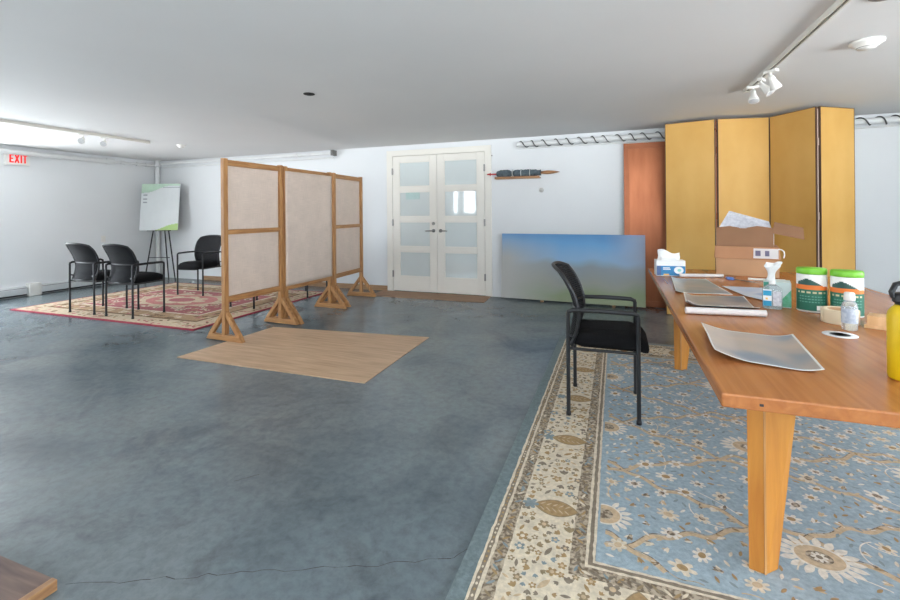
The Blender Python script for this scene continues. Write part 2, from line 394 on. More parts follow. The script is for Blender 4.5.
def detector(name, label, x, y, r, m2):
    o = empty(name, label, 'detector', (x, y, H))
    MB().lathe([(0, 0), (r, 0), (r, -.012), (r * .86, -.02), (r * .58, -.036), (r * .55, -.044), (0, -.046)], n=32).build('body', m_white, o)
    MB().lathe([(r * .565, -.037), (r * .585, -.0375), (r * .55, -.0425), (r * .53, -.042)], n=32).build('vent_ring', m2, o)
detector('smoke_detector', 'white smoke detector on the ceiling right of the right lighting track', 1.455, 3.47, .085, m_tr_dark)
detector('smoke_detector', 'small white smoke detector on the ceiling in the far left, above the easel', -6.0, 4.84, .06, m_white)
o = empty('ceiling_speaker', 'grey round ceiling fixture cut by the top edge of the picture', 'fixture', (1.225, 2.74, H))
MB().lathe([(0, 0), (.065, 0), (.065, -.006), (.056, -.012), (.05, -.010), (0, -.010)], n=32).build('trim_ring', mat('grey_ring', (140, 136, 132), .5), o)
MB().lathe([(.049, -.0104), (.03, -.016), (0, -.017)], n=32).build('grille', mat('grille_grey', (110, 108, 106), .6), o)
o = empty('ceiling_downlight', 'small black recessed fixture on the ceiling above the burlap screens', 'fixture', (-2.46, 3.2, H))
MB().lathe([(0, 0), (.048, 0), (.048, -.004), (.040, -.007), (.036, -.004), (0, -.004)], n=28).build('ring', m_dark, o)
MB().lathe([(.036, -.0042), (.02, -.012), (0, -.013)], n=20).build('nozzle', m_dark, o)

# ------------------------------------------------------------------ red rug
def ring_band(mb, x0, x1, y0, y1, o0, o1, z, mi, seg=.06, wob=0, seed=0):
    rnd = random.Random(seed)
    def loop(o, w):
        P = []
        a_, b_, c_, d_ = x0 + o, x1 - o, y0 + o, y1 - o
        for (p, q) in (((a_, c_), (b_, c_)), ((b_, c_), (b_, d_)), ((b_, d_), (a_, d_)), ((a_, d_), (a_, c_))):
            full = (x1 - x0) if p[1] == q[1] else (y1 - y0)
            n = max(2, int(full / seg))
            for i in range(n):
                t = i / n; P.append((p[0] + (q[0] - p[0]) * t, p[1] + (q[1] - p[1]) * t))
        r2 = random.Random(int(o * 1e4) + seed)
        if w: P = [(p[0] + r2.uniform(-w, w), p[1] + r2.uniform(-w, w)) for p in P]
        return P
    A = loop(o0, wob if o0 > 0 else 0); B = loop(o1, wob); n = len(A)
    mb.add([(*p, z) for p in A] + [(*p, z) for p in B], [(i, (i + 1) % n, n + (i + 1) % n, n + i) for i in range(n)], mi)
ZC = [0]
def flower(mb, x, y, r, n, z, mi, ci=None, ang=0, inner=.55, sy=1.0, rc=.38):
    ZC[0] = (ZC[0] + 1) % 37; z = z + ZC[0] * .000012
    pts = []
    for i in range(n * 4):
        t = 2 * PI * i / (n * 4); k = inner + (1 - inner) * (abs(math.cos(n * t / 2)) ** .7)
        c, s_ = r * k * math.cos(t), r * k * math.sin(t) * sy
        pts.append((x + c * math.cos(ang) - s_ * math.sin(ang), y + c * math.sin(ang) + s_ * math.cos(ang)))
    mb.poly(pts, z, mi)
    if ci is not None:
        mb.poly([(x + r * rc * (math.cos(t) * math.cos(ang) - sy * math.sin(t) * math.sin(ang)), y + r * rc * (math.cos(t) * math.sin(ang) + sy * math.sin(t) * math.cos(ang))) for t in [2 * PI * i / 14 for i in range(14)]], z + .0003, ci)
def leafp(mb, x, y, l, w, ang, z, mi, n=7):
    ZC[0] = (ZC[0] + 1) % 37; z = z + ZC[0] * .000012
    up = [(l * (i / n - .5), w * .5 * math.sin(PI * i / n) ** .8) for i in range(n + 1)]
    pts = up + [(p[0], -p[1]) for p in up[::-1][1:-1]]
    mb.poly([(x + p[0] * math.cos(ang) - p[1] * math.sin(ang), y + p[0] * math.sin(ang) + p[1] * math.cos(ang)) for p in pts], z, mi)
def strip(mb, pts, w, z, mi):
    ZC[0] = (ZC[0] + 1) % 37; z = z + ZC[0] * .000012
    P = [Vector((p[0], p[1])) for p in pts]; vs = []
    for i, p in enumerate(P):
        d = (P[min(i + 1, len(P) - 1)] - P[max(0, i - 1)]).normalized(); n_ = Vector((-d.y, d.x)) * w / 2
        vs += [(p.x - n_.x, p.y - n_.y, z), (p.x + n_.x, p.y + n_.y, z)]
    mb.add(vs, [(2 * i, 2 * i + 2, 2 * i + 3, 2 * i + 1) for i in range(len(P) - 1)], mi)
def pile(name, c, c2=None, sc=70, **k): return mat(name, c, .95, var=.16, scale=sc, bump=.5, bscale=220, spec=.1, col2=c2, **k)
random.seed(11)
x0, x1, y0, y1 = -7.25, -4.10, 3.42, 5.72
rr = MB(); zt = .010
rr.box(x0, x1, y0, y1, 0.0005, zt, 0)
RW = [('red_pile', (158, 62, 78)), ('beige_pile', (205, 186, 160)), ('brown_pile', (128, 104, 82)), ('cream_pile', (224, 210, 188)), ('crimson_pile', (176, 112, 114)), ('tan_pile', (182, 152, 122)), ('rose_pile', (190, 128, 124))]
rmats = [pile(n, c, sc=40) for n, c in RW]
for o0, o1, mi in ((.035, .26, 1), (.26, .30, 2), (.30, .50, 5), (.50, .54, 3), (.54, .62, 4)):
    ring_band(rr, x0, x1, y0, y1, o0, o1, zt + .0005, mi, wob=.004, seed=mi)
rr.poly([(x0 + .62, y0 + .62), (x1 - .62, y0 + .62), (x1 - .62, y1 - .62), (x0 + .62, y1 - .62)], zt + .0005, 4)
zz = zt + .0012
for k in range(900):
    x, y = random.uniform(x0 + .06, x1 - .06), random.uniform(y0 + .06, y1 - .06)
    d = min(x - x0, x1 - x, y - y0, y1 - y)
    if d < .24: leafp(rr, x, y, random.uniform(.04, .09), .03, random.uniform(0, PI), zz, random.choice([2, 5, 4, 2, 6]))
    elif .3 < d < .5: flower(rr, x, y, random.uniform(.02, .045), 6, zz, random.choice([3, 2, 4, 2, 1]), ang=random.random())
    elif d > .62:
        if random.random() < .5: flower(rr, x, y, random.uniform(.025, .07), 6, zz, random.choice([3, 3, 1, 6]), 2, ang=random.random())
        else: leafp(rr, x, y, .1, .035, random.uniform(0, PI), zz, random.choice([3, 6, 5]))
cx, cy = (x0 + x1) / 2, (y0 + y1) / 2
flower(rr, cx, cy, .75, 12, zz + .0006, 1, 6, inner=.8, sy=.6, rc=.75)
flower(rr, cx, cy, .42, 8, zz + .0012, 1, 4, inner=.7, sy=.6, rc=.5)
tag(rr.build('area_rug', rmats), 'red and beige patterned oriental rug under the circle of black chairs', 'rug')

# ------------------------------------------------------------------ blue rug
random.seed(21)
x0, x1, y0, y1 = -.5, 2.75, 1.17, 4.40
b = MB(); b.box(x0, x1, y0, y1, .0005, zt, 0)
BL = [('teal_pile', (116, 129, 131)), ('ivory_pile', (216, 203, 180)), ('charcoal_pile', (138, 126, 110)), ('taupe_pile', (160, 146, 128)), ('sky_pile', (158, 174, 182)),
      ('sand_pile', (200, 176, 144)), ('bark_pile', (168, 140, 102)), ('slate_pile', (136, 148, 150)), ('bone_pile', (222, 214, 200)), ('olive_pile', (152, 134, 106))]
bm_ = [pile(n, c, sc=60) for n, c in BL]
bm_[3] = mat('taupe_mosaic_pile', (186, 170, 148), .95, scale=70, col2=(118, 104, 88), contrast=(.42, .58), bump=.5, bscale=220, spec=.1)
z1_ = zt + .0005
for o0, o1, mi, wob in ((.055, .065, 1, .0025), (.065, .082, 2, .0025), (.082, .092, 1, .0025), (.092, .137, 3, .002), (.137, .345, 1, .002), (.345, .394, 3, .002), (.394, .404, 1, .002), (.404, .418, 2, .002), (.418, .428, 1, .002)):
    ring_band(b, x0, x1, y0, y1, o0, o1, z1_, mi, seg=.03, wob=wob, seed=3)
q = .428
b.poly([(x0 + q, y0 + q), (x1 - q, y0 + q), (x1 - q, y1 - q), (x0 + q, y1 - q)], z1_, 4)
z2 = z1_ + .0004
# mosaic leaves on the taupe and teal bands
def along(o, step, fn):
    Lx, Ly = x1 - x0 - 2 * o, y1 - y0 - 2 * o
    for i in range(int(Ly / step)):
        fn(x0 + o, y0 + o + (i + .5) * step, 0); fn(x1 - o, y0 + o + (i + .5) * step, PI)
    for i in range(int(Lx / step)):
        fn(x0 + o + (i + .5) * step, y0 + o, PI / 2); fn(x0 + o + (i + .5) * step, y1 - o, -PI / 2)
for o in (.1145, .3695):
    along(o, .021, lambda x, y, g: leafp(b, x + random.uniform(-.008, .008), y + random.uniform(-.008, .008), .036, .010, g + random.choice([.7, -.7, 1.2]), z2, random.choice([2, 6, 1, 7, 9, 2])))
along(.0735, .024, lambda x, y, g: leafp(b, x, y, .009, .012, g, z2, random.choice([1, 6])))
# ivory border: pointed medallions, slate blossoms, sprigs
occ = []
def med(x, y, g):
    leafp(b, x + .012 * math.cos(g), y + .012 * math.sin(g), .166, .092, g, z2 + .0006, 6, 14)
    leafp(b, x + .012 * math.cos(g), y + .012 * math.sin(g), .178, .104, g, z2 + .0003, 9, 14)
    for sx in (-1, 1):
        for k in range(5):
            u = -.05 + k * .024; leafp(b, x + u * math.cos(g) - sx * .016 * math.sin(g) + .01 * math.cos(g), y + u * math.sin(g) + sx * .016 * math.cos(g), .03, .006, g + sx * .8, z2 + .0009, 5)
    flower(b, x - .088 * math.cos(g), y - .088 * math.sin(g), .034, 6, z2 + .0006, 7, None, g)
    occ.append((x, y, .095))
along(.255, .47, lambda x, y, g: None)
ys = [1.83, 2.40, 2.95, 3.5, 4.0]
for y in ys: med(x0 + .255, y, 0); med(x1 - .255, y, PI)
for k in range(7): med(x0 + .56 + k * .4, y0 + .245, PI / 2); med(x0 + .56 + k * .4, y1 - .245, -PI / 2)
cell = {}
def free(x, y, r):
    ci, cj = int(x / .06), int(y / .06)
    for di in (-1, 0, 1):
        for dj in (-1, 0, 1):
            for p, q_, s_ in cell.get((ci + di, cj + dj), ()):
                if (x - p) ** 2 + (y - q_) ** 2 < (r + s_) ** 2: return False
    return all((x - p) ** 2 + (y - q_) ** 2 > (r + s_ * .82) ** 2 for p, q_, s_ in occ)
for k in range(30000):
    w_ = random.random(); e_ = random.uniform(.15, .338)
    if w_ < .5: x, y = x0 + e_, random.uniform(y0 + .17, y1 - .17)
    elif w_ < .8: x, y = random.uniform(x0 + .17, x0 + 2.2), y0 + e_
    else: x, y = random.uniform(x0 + .17, x0 + 2.4), y1 - e_
    d = min(x - x0, x1 - x, y - y0, y1 - y)
    if not .149 < d < .338: continue
    r = random.choice([.021, .018, .015, .025, .012])
    if not free(x, y, r): continue
    cell.setdefault((int(x / .06), int(y / .06)), []).append((x, y, r * .96)); c = random.random()
    if c < .4: flower(b, x, y, r * 1.1, 5, z2, random.choice([6, 9, 6, 2, 9, 6, 7]), random.choice([1, 5]), random.random() * 6)
    elif c < .82:
        g = random.uniform(0, 2 * PI); mi = random.choice([6, 2, 9, 2, 6, 9, 7])
        for dg in (-.8, 0, .8): leafp(b, x + r * .35 * math.cos(g + dg), y + r * .35 * math.sin(g + dg), r * 1.5, r * .7, g + dg, z2, mi, 6)
    else: leafp(b, x, y, r * 2.4, r * .8, random.uniform(0, PI), z2, random.choice([2, 5, 6]), 6)
# blue field: ogee lattice of sand vines, rosettes, blossoms
fx0, fx1, fy0, fy1 = x0 + q + .008, x1 - q - .008, y0 + q + .008, y1 - q - .008
def inside(x, y, m=0): return fx0 + m < x < fx1 - m and fy0 + m < y < fy1 - m
px, py = .62, .50
def clipstrip(pts, w, mi, z):
    seg = []
    for p in pts:
        if inside(p[0], p[1], w / 2): seg.append(p)
        else:
            if len(seg) > 2: strip(b, seg, w, z, mi)
            seg = []
    if len(seg) > 2: strip(b, seg, w, z, mi)
for j in range(-1, 7):
    yb = fy0 - .02 + j * py
    for sg in (1, -1):
        P = []
        for i in range(0, 260):
            x = fx0 + i * .01; t = (x - fx0) / px * PI
            P.append((x, yb + sg * (.135 * math.cos(t) + .025 * math.cos(3 * t)) + (.25 if sg < 0 else 0) + .012 * math.sin(9 * t)))
        clipstrip(P, .021, 5, z2)
        clipstrip([(p[0], p[1] + .0145) for p in P[2:]], .004, 3, z2 + .0002)
occ = []
def rosette(x, y, r, sy=1.0):
    n = 18
    for i in range(n):
        t = 2 * PI * i / n; xx, yy = x + r * .78 * math.cos(t), y + r * .78 * math.sin(t) * sy
        if inside(xx, yy, .03): leafp(b, xx, yy, r * .46, r * .2, math.atan2(math.sin(t) * sy, math.cos(t)), z2 + .0004, 8, 6)
    ell = lambda k: [(min(max(x + r * k * math.cos(u), fx0), fx1), min(max(y + r * k * math.sin(u) * sy, fy0), fy1)) for u in [2 * PI * i / 26 for i in range(26)]]
    b.poly(ell(.62), z2 + .0006, 8); b.poly(ell(.55), z2 + .0008, 5); b.poly(ell(.3), z2 + .001, 3)
    if inside(x, y, .05): flower(b, x, y, r * .2, 8, z2 + .0012, 8, 2)
    occ.append((x, y, r * 1.05))
rosette(fx0 + .015, 1.86, .105, .95)
rosette(.645, 1.87, .13, .78); rosette(1.52, 1.9, .16, .8); rosette(fx0 + .02, 2.62, .1); rosette(.62, 2.62, .13, .8); rosette(1.3, 2.55, .15, .8)
rosette(fx0 + .02, 3.42, .1); rosette(.68, 3.45, .14, .8); rosette(1.3, 3.4, .14, .8); rosette(1.95, 2.3, .15); rosette(1.95, 3.2, .15)
for k in range(30000):
    x, y = random.uniform(fx0, fx1), random.uniform(fy0, fy1)
    r = random.choice([.018, .022, .03, .036, .042, .014, .014])
    if not inside(x, y, r * 1.1): continue
    if any((x - p) ** 2 + (y - q_) ** 2 < (r + s_) ** 2 for p, q_, s_ in occ): continue
    occ.append((x, y, r * 1.25)); c = random.random(); g = random.uniform(0, 2 * PI)
    if r > .028: flower(b, x, y, r * 1.1, random.choice([6, 7, 8]), z2 + .0004, random.choice([1, 8, 8]), random.choice([5, 6, 3]), g, .5, .8)
    elif r > .016:
        for t in (-.6, 0, .6): leafp(b, x + r * .3 * math.cos(g + t), y + r * .3 * math.sin(g + t), r * 1.7, r * .6, g + t, z2 + .0004, random.choice([1, 8, 5, 3, 6]), 6)
    else: leafp(b, x, y, r * 2.2, r * .8, g, z2 + .0004, random.choice([1, 5, 7, 6, 8]), 6)
# thin pale tendrils
for k in range(70):
    x, y, g = random.uniform(fx0, fx1), random.uniform(fy0, fy1), random.uniform(0, 2 * PI); P = []; cu = random.uniform(-1, 1) * .25
    for i in range(16): P.append((x, y)); x += .012 * math.cos(g); y += .012 * math.sin(g); g += cu * .6
    clipstrip(P, .0045, random.choice([1, 8, 5]), z2 + .0002)
tag(b.build('area_rug', bm_), 'pale blue floral rug with ivory border under the wooden table', 'rug')

# ------------------------------------------------------------------ wooden sheets on the floor
m_ply = wood('plywood_sheet', (212, 180, 148), (182, 149, 118), (1.2, 14, 1), .55, 2.2, spec=.35)
def sheet(name, label, pts, th, m, cat='mat'):
    return tag(MB().hexa([(*p_, .0006) for p_ in pts], [(*p_, th) for p_ in pts]).build(name, m), label, cat)
sheet('plywood_sheet', 'large tan plywood sheet lying flat on the floor beside the burlap screens', [(-3.46, 2.735), (-1.665, 2.75), (-1.685, 3.96), (-3.40, 3.80)], .006, m_ply)
sheet('doorway_mat', 'narrow tan wooden sheet on the floor in front of the double doors', [(-3.36, 5.69), (-1.64, 5.715), (-1.66, 6.15), (-3.36, 6.14)], .008, wood('door_sheet_wood', (170, 134, 104), (136, 104, 78), (1, 10, 1), .6, 3))
pl = empty('wooden_platform', 'low weathered wooden platform at the bottom left corner of the picture', 'platform', (-2.9, .1, 0))
m_old = wood('weathered_plank', (126, 102, 90), (88, 70, 62), (1.2, 14, 10), .6, 3)
for i in range(4):
    MB().box(0, 1.19, .81 - .2 * (i + 1) + .004, .81 - .2 * i, .02, .034).build('plank', m_old, pl, bevel=.002)
MB().box(1.1905, 1.215, 0.01, .81, .001, .036).build('edge_strip', wood('edge_strip_wood', (176, 134, 92), (140, 100, 66), (10, 2, 10), .5), pl, bevel=.002)
for x_ in (.05, 1.08): MB().box(x_, x_ + .07, .01, .8, .0005, .0195).build('batten', m_old, pl)

# ------------------------------------------------------------------ chairs
def mesh_mat():
    m = bpy.data.materials.new('black_mesh_fabric'); m.use_nodes = True; nt = m.node_tree; N = nt.nodes; L = nt.links; b_ = N['Principled BSDF']
    b_.inputs['Base Color'].default_value = lin((15, 15, 19)); b_.inputs['Roughness'].default_value = .8; b_.inputs['Specular IOR Level'].default_value = .3
    tc = N.new('ShaderNodeTexCoord'); w = N.new('ShaderNodeTexWave'); w.wave_type = 'BANDS'; w.bands_direction = 'Z'; w.inputs['Scale'].default_value = 26; w.inputs['Distortion'].default_value = 1.2
    L.new(tc.outputs['Object'], w.inputs[0])
    mr = N.new('ShaderNodeMapRange'); mr.inputs[1].default_value = .2; mr.inputs[2].default_value = .8; mr.inputs[3].default_value = .78; mr.inputs[4].default_value = 1
    L.new(w.outputs[0], mr.inputs[0]); L.new(mr.outputs[0], b_.inputs['Alpha']); return m
m_mesh = mesh_mat()
BP = [(.395, -.222), (.48, -.188), (.56, -.172), (.63, -.178), (.70, -.200), (.77, -.236), (.82, -.272), (.86, -.302)]
def bx_at(z):
    for (z0, xa), (z1, xb) in zip(BP, BP[1:]):
        if z <= z1: t = (z - z0) / (z1 - z0); return xa + (xb - xa) * t
    return BP[-1][1]
def bw(z): t = (z - .395) / .46; return .200 + .024 * math.sin(min(1, t * 1.15) * PI / 2)
def make_chair(label):
    o = empty('stacking_chair', label, 'chair', group='black mesh-back armchairs')
    for sx in (-1, 1):
        for sy in (-1, 1):
            lg = MB().tube([(sx * .19, sy * .225, .012), (sx * .19, sy * .225, .30), (sx * .19, sy * .225, .596)], .0115, 10).build('leg', m_black, o)
            MB().lathe([(0, 0), (.014, 0), (.014, .016), (.0118, .022), (0, .022)], (sx * .19, sy * .225, 0), 12).build('foot_cap', m_black, lg)
    for sy in (-1, 1):
        MB().tube([(-.19, sy * .225, .585), (-.188, sy * .225, .602), (-.165, sy * .226, .612), (0, sy * .227, .616), (.165, sy * .226, .613), (.188, sy * .225, .603), (.19, sy * .225, .585)], [.0115, .0125, .013, .0135, .013, .0125, .0115], 12, flat=.85).build('armrest', m_black, o)
    fr = MB()
    for sy in (-1, 1): fr.tube([(-.19, sy * .222, .387), (.19, sy * .222, .390)], .009, 8)
    fr.tube([(.17, -.222, .388), (.17, .222, .388)], .009, 8).tube([(-.17, -.222, .387), (-.17, .222, .387)], .009, 8)
    fr.build('seat_frame', m_black, o)
    # seat cushion: rounded with a waterfall front edge
    st = MB(); rings = []
    for (ins, z) in ((.03, .362), (.004, .372), (0, .392), (.004, .418), (.02, .438), (.055, .450), (.10, .455)):
        pts = rrect(-.18 + ins, .252 - ins, -.208 + ins, .208 - ins, max(.02, .075 - ins * .4), 6)
        rings.append([(x, y, z + .024 + .04 * (x + .18) - .045 * max(0, (x - .10) / .165) ** 2 + .006 * (x < -.12)) for x, y in pts])
    n = len(rings[0]); vs = [v for r_ in rings for v in r_]; fs = [(i * n + k, i * n + (k + 1) % n, (i + 1) * n + (k + 1) % n, (i + 1) * n + k) for i in range(len(rings) - 1) for k in range(n)]
    st.add(vs, fs, 0, True).add(rings[0], [tuple(range(n))[::-1]]).add(rings[-1], [tuple(range(n))], 0, True)
    st.build('seat', m_fabric, o)
    bk = MB(); ztop = .855
    def bpnt(u, v):
        z = .405 + (ztop - .405) * v; y = (u * 2 - 1) * bw(z) * (1 - .10 * max(0, v - .85) / .15); z2_ = z - .03 * max(0, v - .7) / .3 * abs(u * 2 - 1) ** 3
        return (bx_at(z2_) + .045 * (abs(u * 2 - 1) ** 2), y, z2_)
    bk.grid(bpnt, 14, 22)
    back = bk.build('backrest', m_mesh, o, solid=.006)
    P = [bpnt(0, v / 16) for v in range(17)] + [bpnt(u / 12, 1) for u in range(1, 12)] + [bpnt(1, 1 - v / 16) for v in range(17)]
    MB().tube(P + [bpnt(.5, 0), P[0]], .0105, 8).build('back_frame', m_black, back)
    MB().tube([bpnt(u / 10, .46) for u in range(11)], .008, 8).build('back_rail', m_black, back)
    for sy in (-1, 1): MB().tube([(-.19, sy * .225, .45), (-.193, sy * .20, .46), bpnt(0 if sy < 0 else 1, .1)], .009, 8).build('back_bracket', m_black, o)
    return o
RZ = .0125
c0 = make_chair('black mesh-back armchair on the blue rug facing the wooden table'); c0.location = (-.075, 2.925, RZ)
copy_tree(c0, 'black mesh-back armchair at the left edge of the red rug, farthest left of all', (-6.08, 3.75, RZ), R(90))
copy_tree(c0, 'black mesh-back armchair on the red rug, its back to us, right beside the leftmost armchair', (-5.41, 3.745, RZ), R(90))
copy_tree(c0, 'black mesh-back armchair on the red rug right of the easel, partly behind the screen post', (-5.90, 5.06, RZ), R(-84))
copy_tree(c0, 'black armchair behind the nearest burlap screen, only its legs showing below', (-4.45, 4.65, RZ), R(180))
copy_tree(c0, 'black armchair behind the middle burlap screen, one leg showing below', (-4.27, 5.46, RZ), R(180))

# ------------------------------------------------------------------ easel and poster board
ea = empty('easel', 'black tripod easel in the far left corner holding the poster board', 'easel', (-7.81, 5.86, 0), a)
for p0, p1 in (((-.25, -.06, .0), (-.05, .05, 1.5)), ((.31, -.06, .0), (.05, .05, 1.5)), ((0, .24, .0), (0, .07, 1.5))):
    MB().tube([p0, p1], .011, 8).build('leg', m_black, ea)
MB().box(-.2, .2, -.065, .004, .905, .915).build('ledge', m_black, ea)
MB().tube([(-.185, -.02, .42), (.185, -.02, .42)], .006, 8).build('spreader', m_black, ea)
pb = MB(); pw, ph = .70, .855
def pmi(u, v):
    if v > .80 + .165 * (1 / (1 + math.exp(-(u - .42) * 9))) and v > .8: return 1
    if v < .17 * (1 / (1 + math.exp(-(u - .62) * 8))) - .02: return 2
    if abs(v - .925) < .006 and u > .55: return 3
    if u < .16 and u > .06 and any(abs(v - k) < .012 for k in (.76, .67, .6)): return 3
    return 0
pb.grid(lambda u, v: ((u - .5) * pw, -.012 + .0, v * ph), 56, 70, smooth=False, mfn=pmi)
pb.box(-pw / 2, pw / 2, -.0115, -.004, 0, ph, 0)
m_pw = mat('poster_white', (222, 226, 226), .5, var=.02)
po = pb.build('poster_board', [m_pw, mat('poster_mint', (186, 212, 190), .5), mat('poster_lime', (176, 206, 128), .5), mat('poster_grey_print', (160, 165, 168), .5)], loc=(-7.81, 5.86, .9165), rz=a)
po.rotation_euler = (R(-6), 0, a); po.location = Vector((-7.81, 5.86, .917)) + fw * -.035
tag(po, 'white poster board with green corners standing on the easel', 'poster')

# ------------------------------------------------------------------ burlap screens
m_pine = wood('pine_frame', (196, 146, 92), (150, 100, 56), (9, 9, .9), .5, 5)
m_pine_h = wood('pine_rail', (192, 142, 90), (146, 98, 56), (9, .9, 9), .5, 5)
m_pine_x = wood('pine_foot', (194, 144, 90), (152, 104, 60), (.9, 9, 9), .5, 5)
def burlap():
    m = mat('burlap_fabric', (218, 200, 186), .95, var=.05, scale=5, spec=.1)
    nt = m.node_tree; N = nt.nodes; L = nt.links; b_ = N['Principled BSDF']
    tc = N.new('ShaderNodeTexCoord'); col = b_.inputs['Base Color'].links[0].from_socket
    prev = col
    for d in ('Y', 'Z'):
        n = N.new('ShaderNodeTexNoise'); mp = N.new('ShaderNodeMapping'); mp.inputs['Scale'].default_value = (1, 220, 9) if d == 'Y' else (1, 9, 220)
        L.new(tc.outputs['Object'], mp.inputs[0]); L.new(mp.outputs[0], n.inputs[0]); n.inputs['Scale'].default_value = 1; n.inputs['Detail'].default_value = 2
        r_ = N.new('ShaderNodeMapRange'); r_.inputs[1].default_value = .3; r_.inputs[2].default_value = .7; r_.inputs[3].default_value = .93; r_.inputs[4].default_value = 1.04; L.new(n.outputs[0], r_.inputs[0])
        mx = N.new('ShaderNodeMix'); mx.data_type = 'RGBA'; mx.blend_type = 'MULTIPLY'; mx.inputs[0].default_value = 1
        L.new(prev, mx.inputs[6]); L.new(r_.outputs[0], mx.inputs[7]); prev = mx.outputs[2]
    L.new(prev, b_.inputs['Base Color']); return m
m_burlap = burlap()
def screen(label, xa, ya, xb, yb, front, z0=0.0):
    """panel from (xa,ya) to (xb,yb); local y along the panel, local +x faces the open floor"""
    d = Vector((xb - xa, yb - ya)); L_ = d.length; rz = math.atan2(d.y, d.x) - PI / 2
    o = empty('burlap_screen', label, 'screen', (xa, ya, z0), rz, 'burlap screens in a row')
    t, w = .021, .048; zt_, zb_ = 1.712, .355
    for y in (0, L_ - w):
        MB().box(-t, t, y, y + w, .055, zt_ + .012).build('post', m_pine, o, bevel=.003)
    for nm, z in (('top_rail', zt_ - .055), ('bottom_rail', zb_)):
        MB().box(-t * .9, t * .9, w, L_ - w, z, z + .055).build(nm, m_pine_h, o, bevel=.003)
    zm = 1.0
    xr = (-.004, .019) if front else (-.019, .002)
    MB().box(xr[0], xr[1], w, L_ - w, zm, zm + .046).build('middle_rail', m_pine_h, o, bevel=.002)
    fx = -.006 if front else .006
    if not front:
        MB().grid(lambda u, v: (.0145 + .0015 * math.sin(u * 9) * math.sin(v * 7), .008 + u * (L_ - .016), zb_ + .045 + v * (zt_ - zb_ - .085)), 20, 30).xform(Matrix.Translation((.009, 0, 0))).build('burlap', m_burlap, o, solid=.002)
    else:
        MB().grid(lambda u, v: (fx - .001 + .0015 * math.sin(u * 9) * math.sin(v * 7), w * .7 + u * (L_ - w * 1.4), zb_ + .03 + v * (zt_ - zb_ - .06)), 20, 30).build('burlap', m_burlap, o, solid=.002)
    for y in (w / 2, L_ - w / 2):
        ft = MB().hexa([(-.235, y - .022, .001), (.235, y - .022, .001), (.235, y + .022, .001), (-.235, y + .022, .001)], [(-.20, y - .022, .055), (.20, y - .022, .055), (.20, y + .022, .055), (-.20, y + .022, .055)]).build('foot', m_pine_x, o, bevel=.003)
        for s_ in (-1, 1):
            MB().hexa([(s_ * .205, y - .019, .055), (s_ * .155, y - .019, .055), (s_ * .155, y + .019, .055), (s_ * .205, y + .019, .055)][::s_],
                      [(s_ * .0215, y - .019, .285), (s_ * .0215, y - .019, .225), (s_ * .0215, y + .019, .225), (s_ * .0215, y + .019, .285)][::s_]).build('brace', m_pine, ft, bevel=.002)
    return o
screen('burlap screen nearest the viewer, its middle rail showing, at the left end of the row', -3.475, 3.225, -3.435, 3.985, True, .0065)
screen('middle burlap screen of the row, faced in smooth burlap with no rail showing', -3.425, 3.995, -3.42, 4.86, False)
screen('burlap screen nearest the double doors, at the right end of the row', -3.42, 4.905, -3.465, 5.68, True)

# ------------------------------------------------------------------ rolled banner on its rack
rk = empty('wall_rack', 'narrow wooden wall rack right of the double doors carrying the rolled banner', 'rack', (-1.57, YB, 1.655))
m_rack = wood('rack_wood', (176, 128, 86), (130, 90, 58), (1, 9, 9), .5)
MB().box(0, .62, -.105, 0, 0, .016).build('shelf', m_rack, rk, bevel=.002)
MB().box(0, .62, -.112, -.1055, 0, .03).build('lip', m_rack, rk, bevel=.001)
bn = empty('rolled_banner', 'dark blue-green cloth banner rolled on a pole with red knob and pointed wooden tip', 'banner', (-1.57, YB - .058, 1.729))
prof = []
random.seed(3)
for i in range(41):
    t = i / 40; r_ = .030 + .010 * math.sin(t * PI) + (.012 if t < .32 else 0) * math.sin(t / .32 * PI) - .016 * math.exp(-((t - .36) / .05) ** 2) + .004 * random.uniform(-1, 1)
    prof.append((max(.014, min(.0565, r_ * 1.24)), .02 + t * .61))
MB().lathe([(.0, .02)] + prof + [(0, .63)], n=14, axis='x').build('cloth_roll', mat('banner_cloth', (98, 110, 116), .9, scale=30, col2=(62, 72, 78), bump=.4, bscale=60), bn)
MB().lathe([(0, -.125), (.008, -.12), (.010, -.09), (.007, -.085), (.022, -.08), (.022, -.072), (.009, -.068), (.011, 0), (.011, .02), (0, .02)], n=14, axis='x').build('red_knob', mat('red_lacquer', (196, 40, 44), .4), bn)
MB().lathe([(0, .63), (.017, .63), (.022, .67), (.026, .72), (.020, .79), (.009, .85), (.0, .885)], n=14, axis='x').build('pointed_tip', m_rack, bn)
for x in (.24, .36, .48): MB().lathe([(.052, x), (.0572, x + .002), (.0572, x + .008), (.052, x + .01)], n=16, axis='x').build('tie', mat('pale_cord', (190, 192, 190), .8), bn)
tag(MB().lathe([(0, 0), (.009, 0), (.007, -.008), (0, -.01)], (-1.635, YB, 2.0), 10, axis='y').build('wall_hook', m_tr_dark), 'tiny dark hook in the wall beside the upper right corner of the door frame', 'hook')

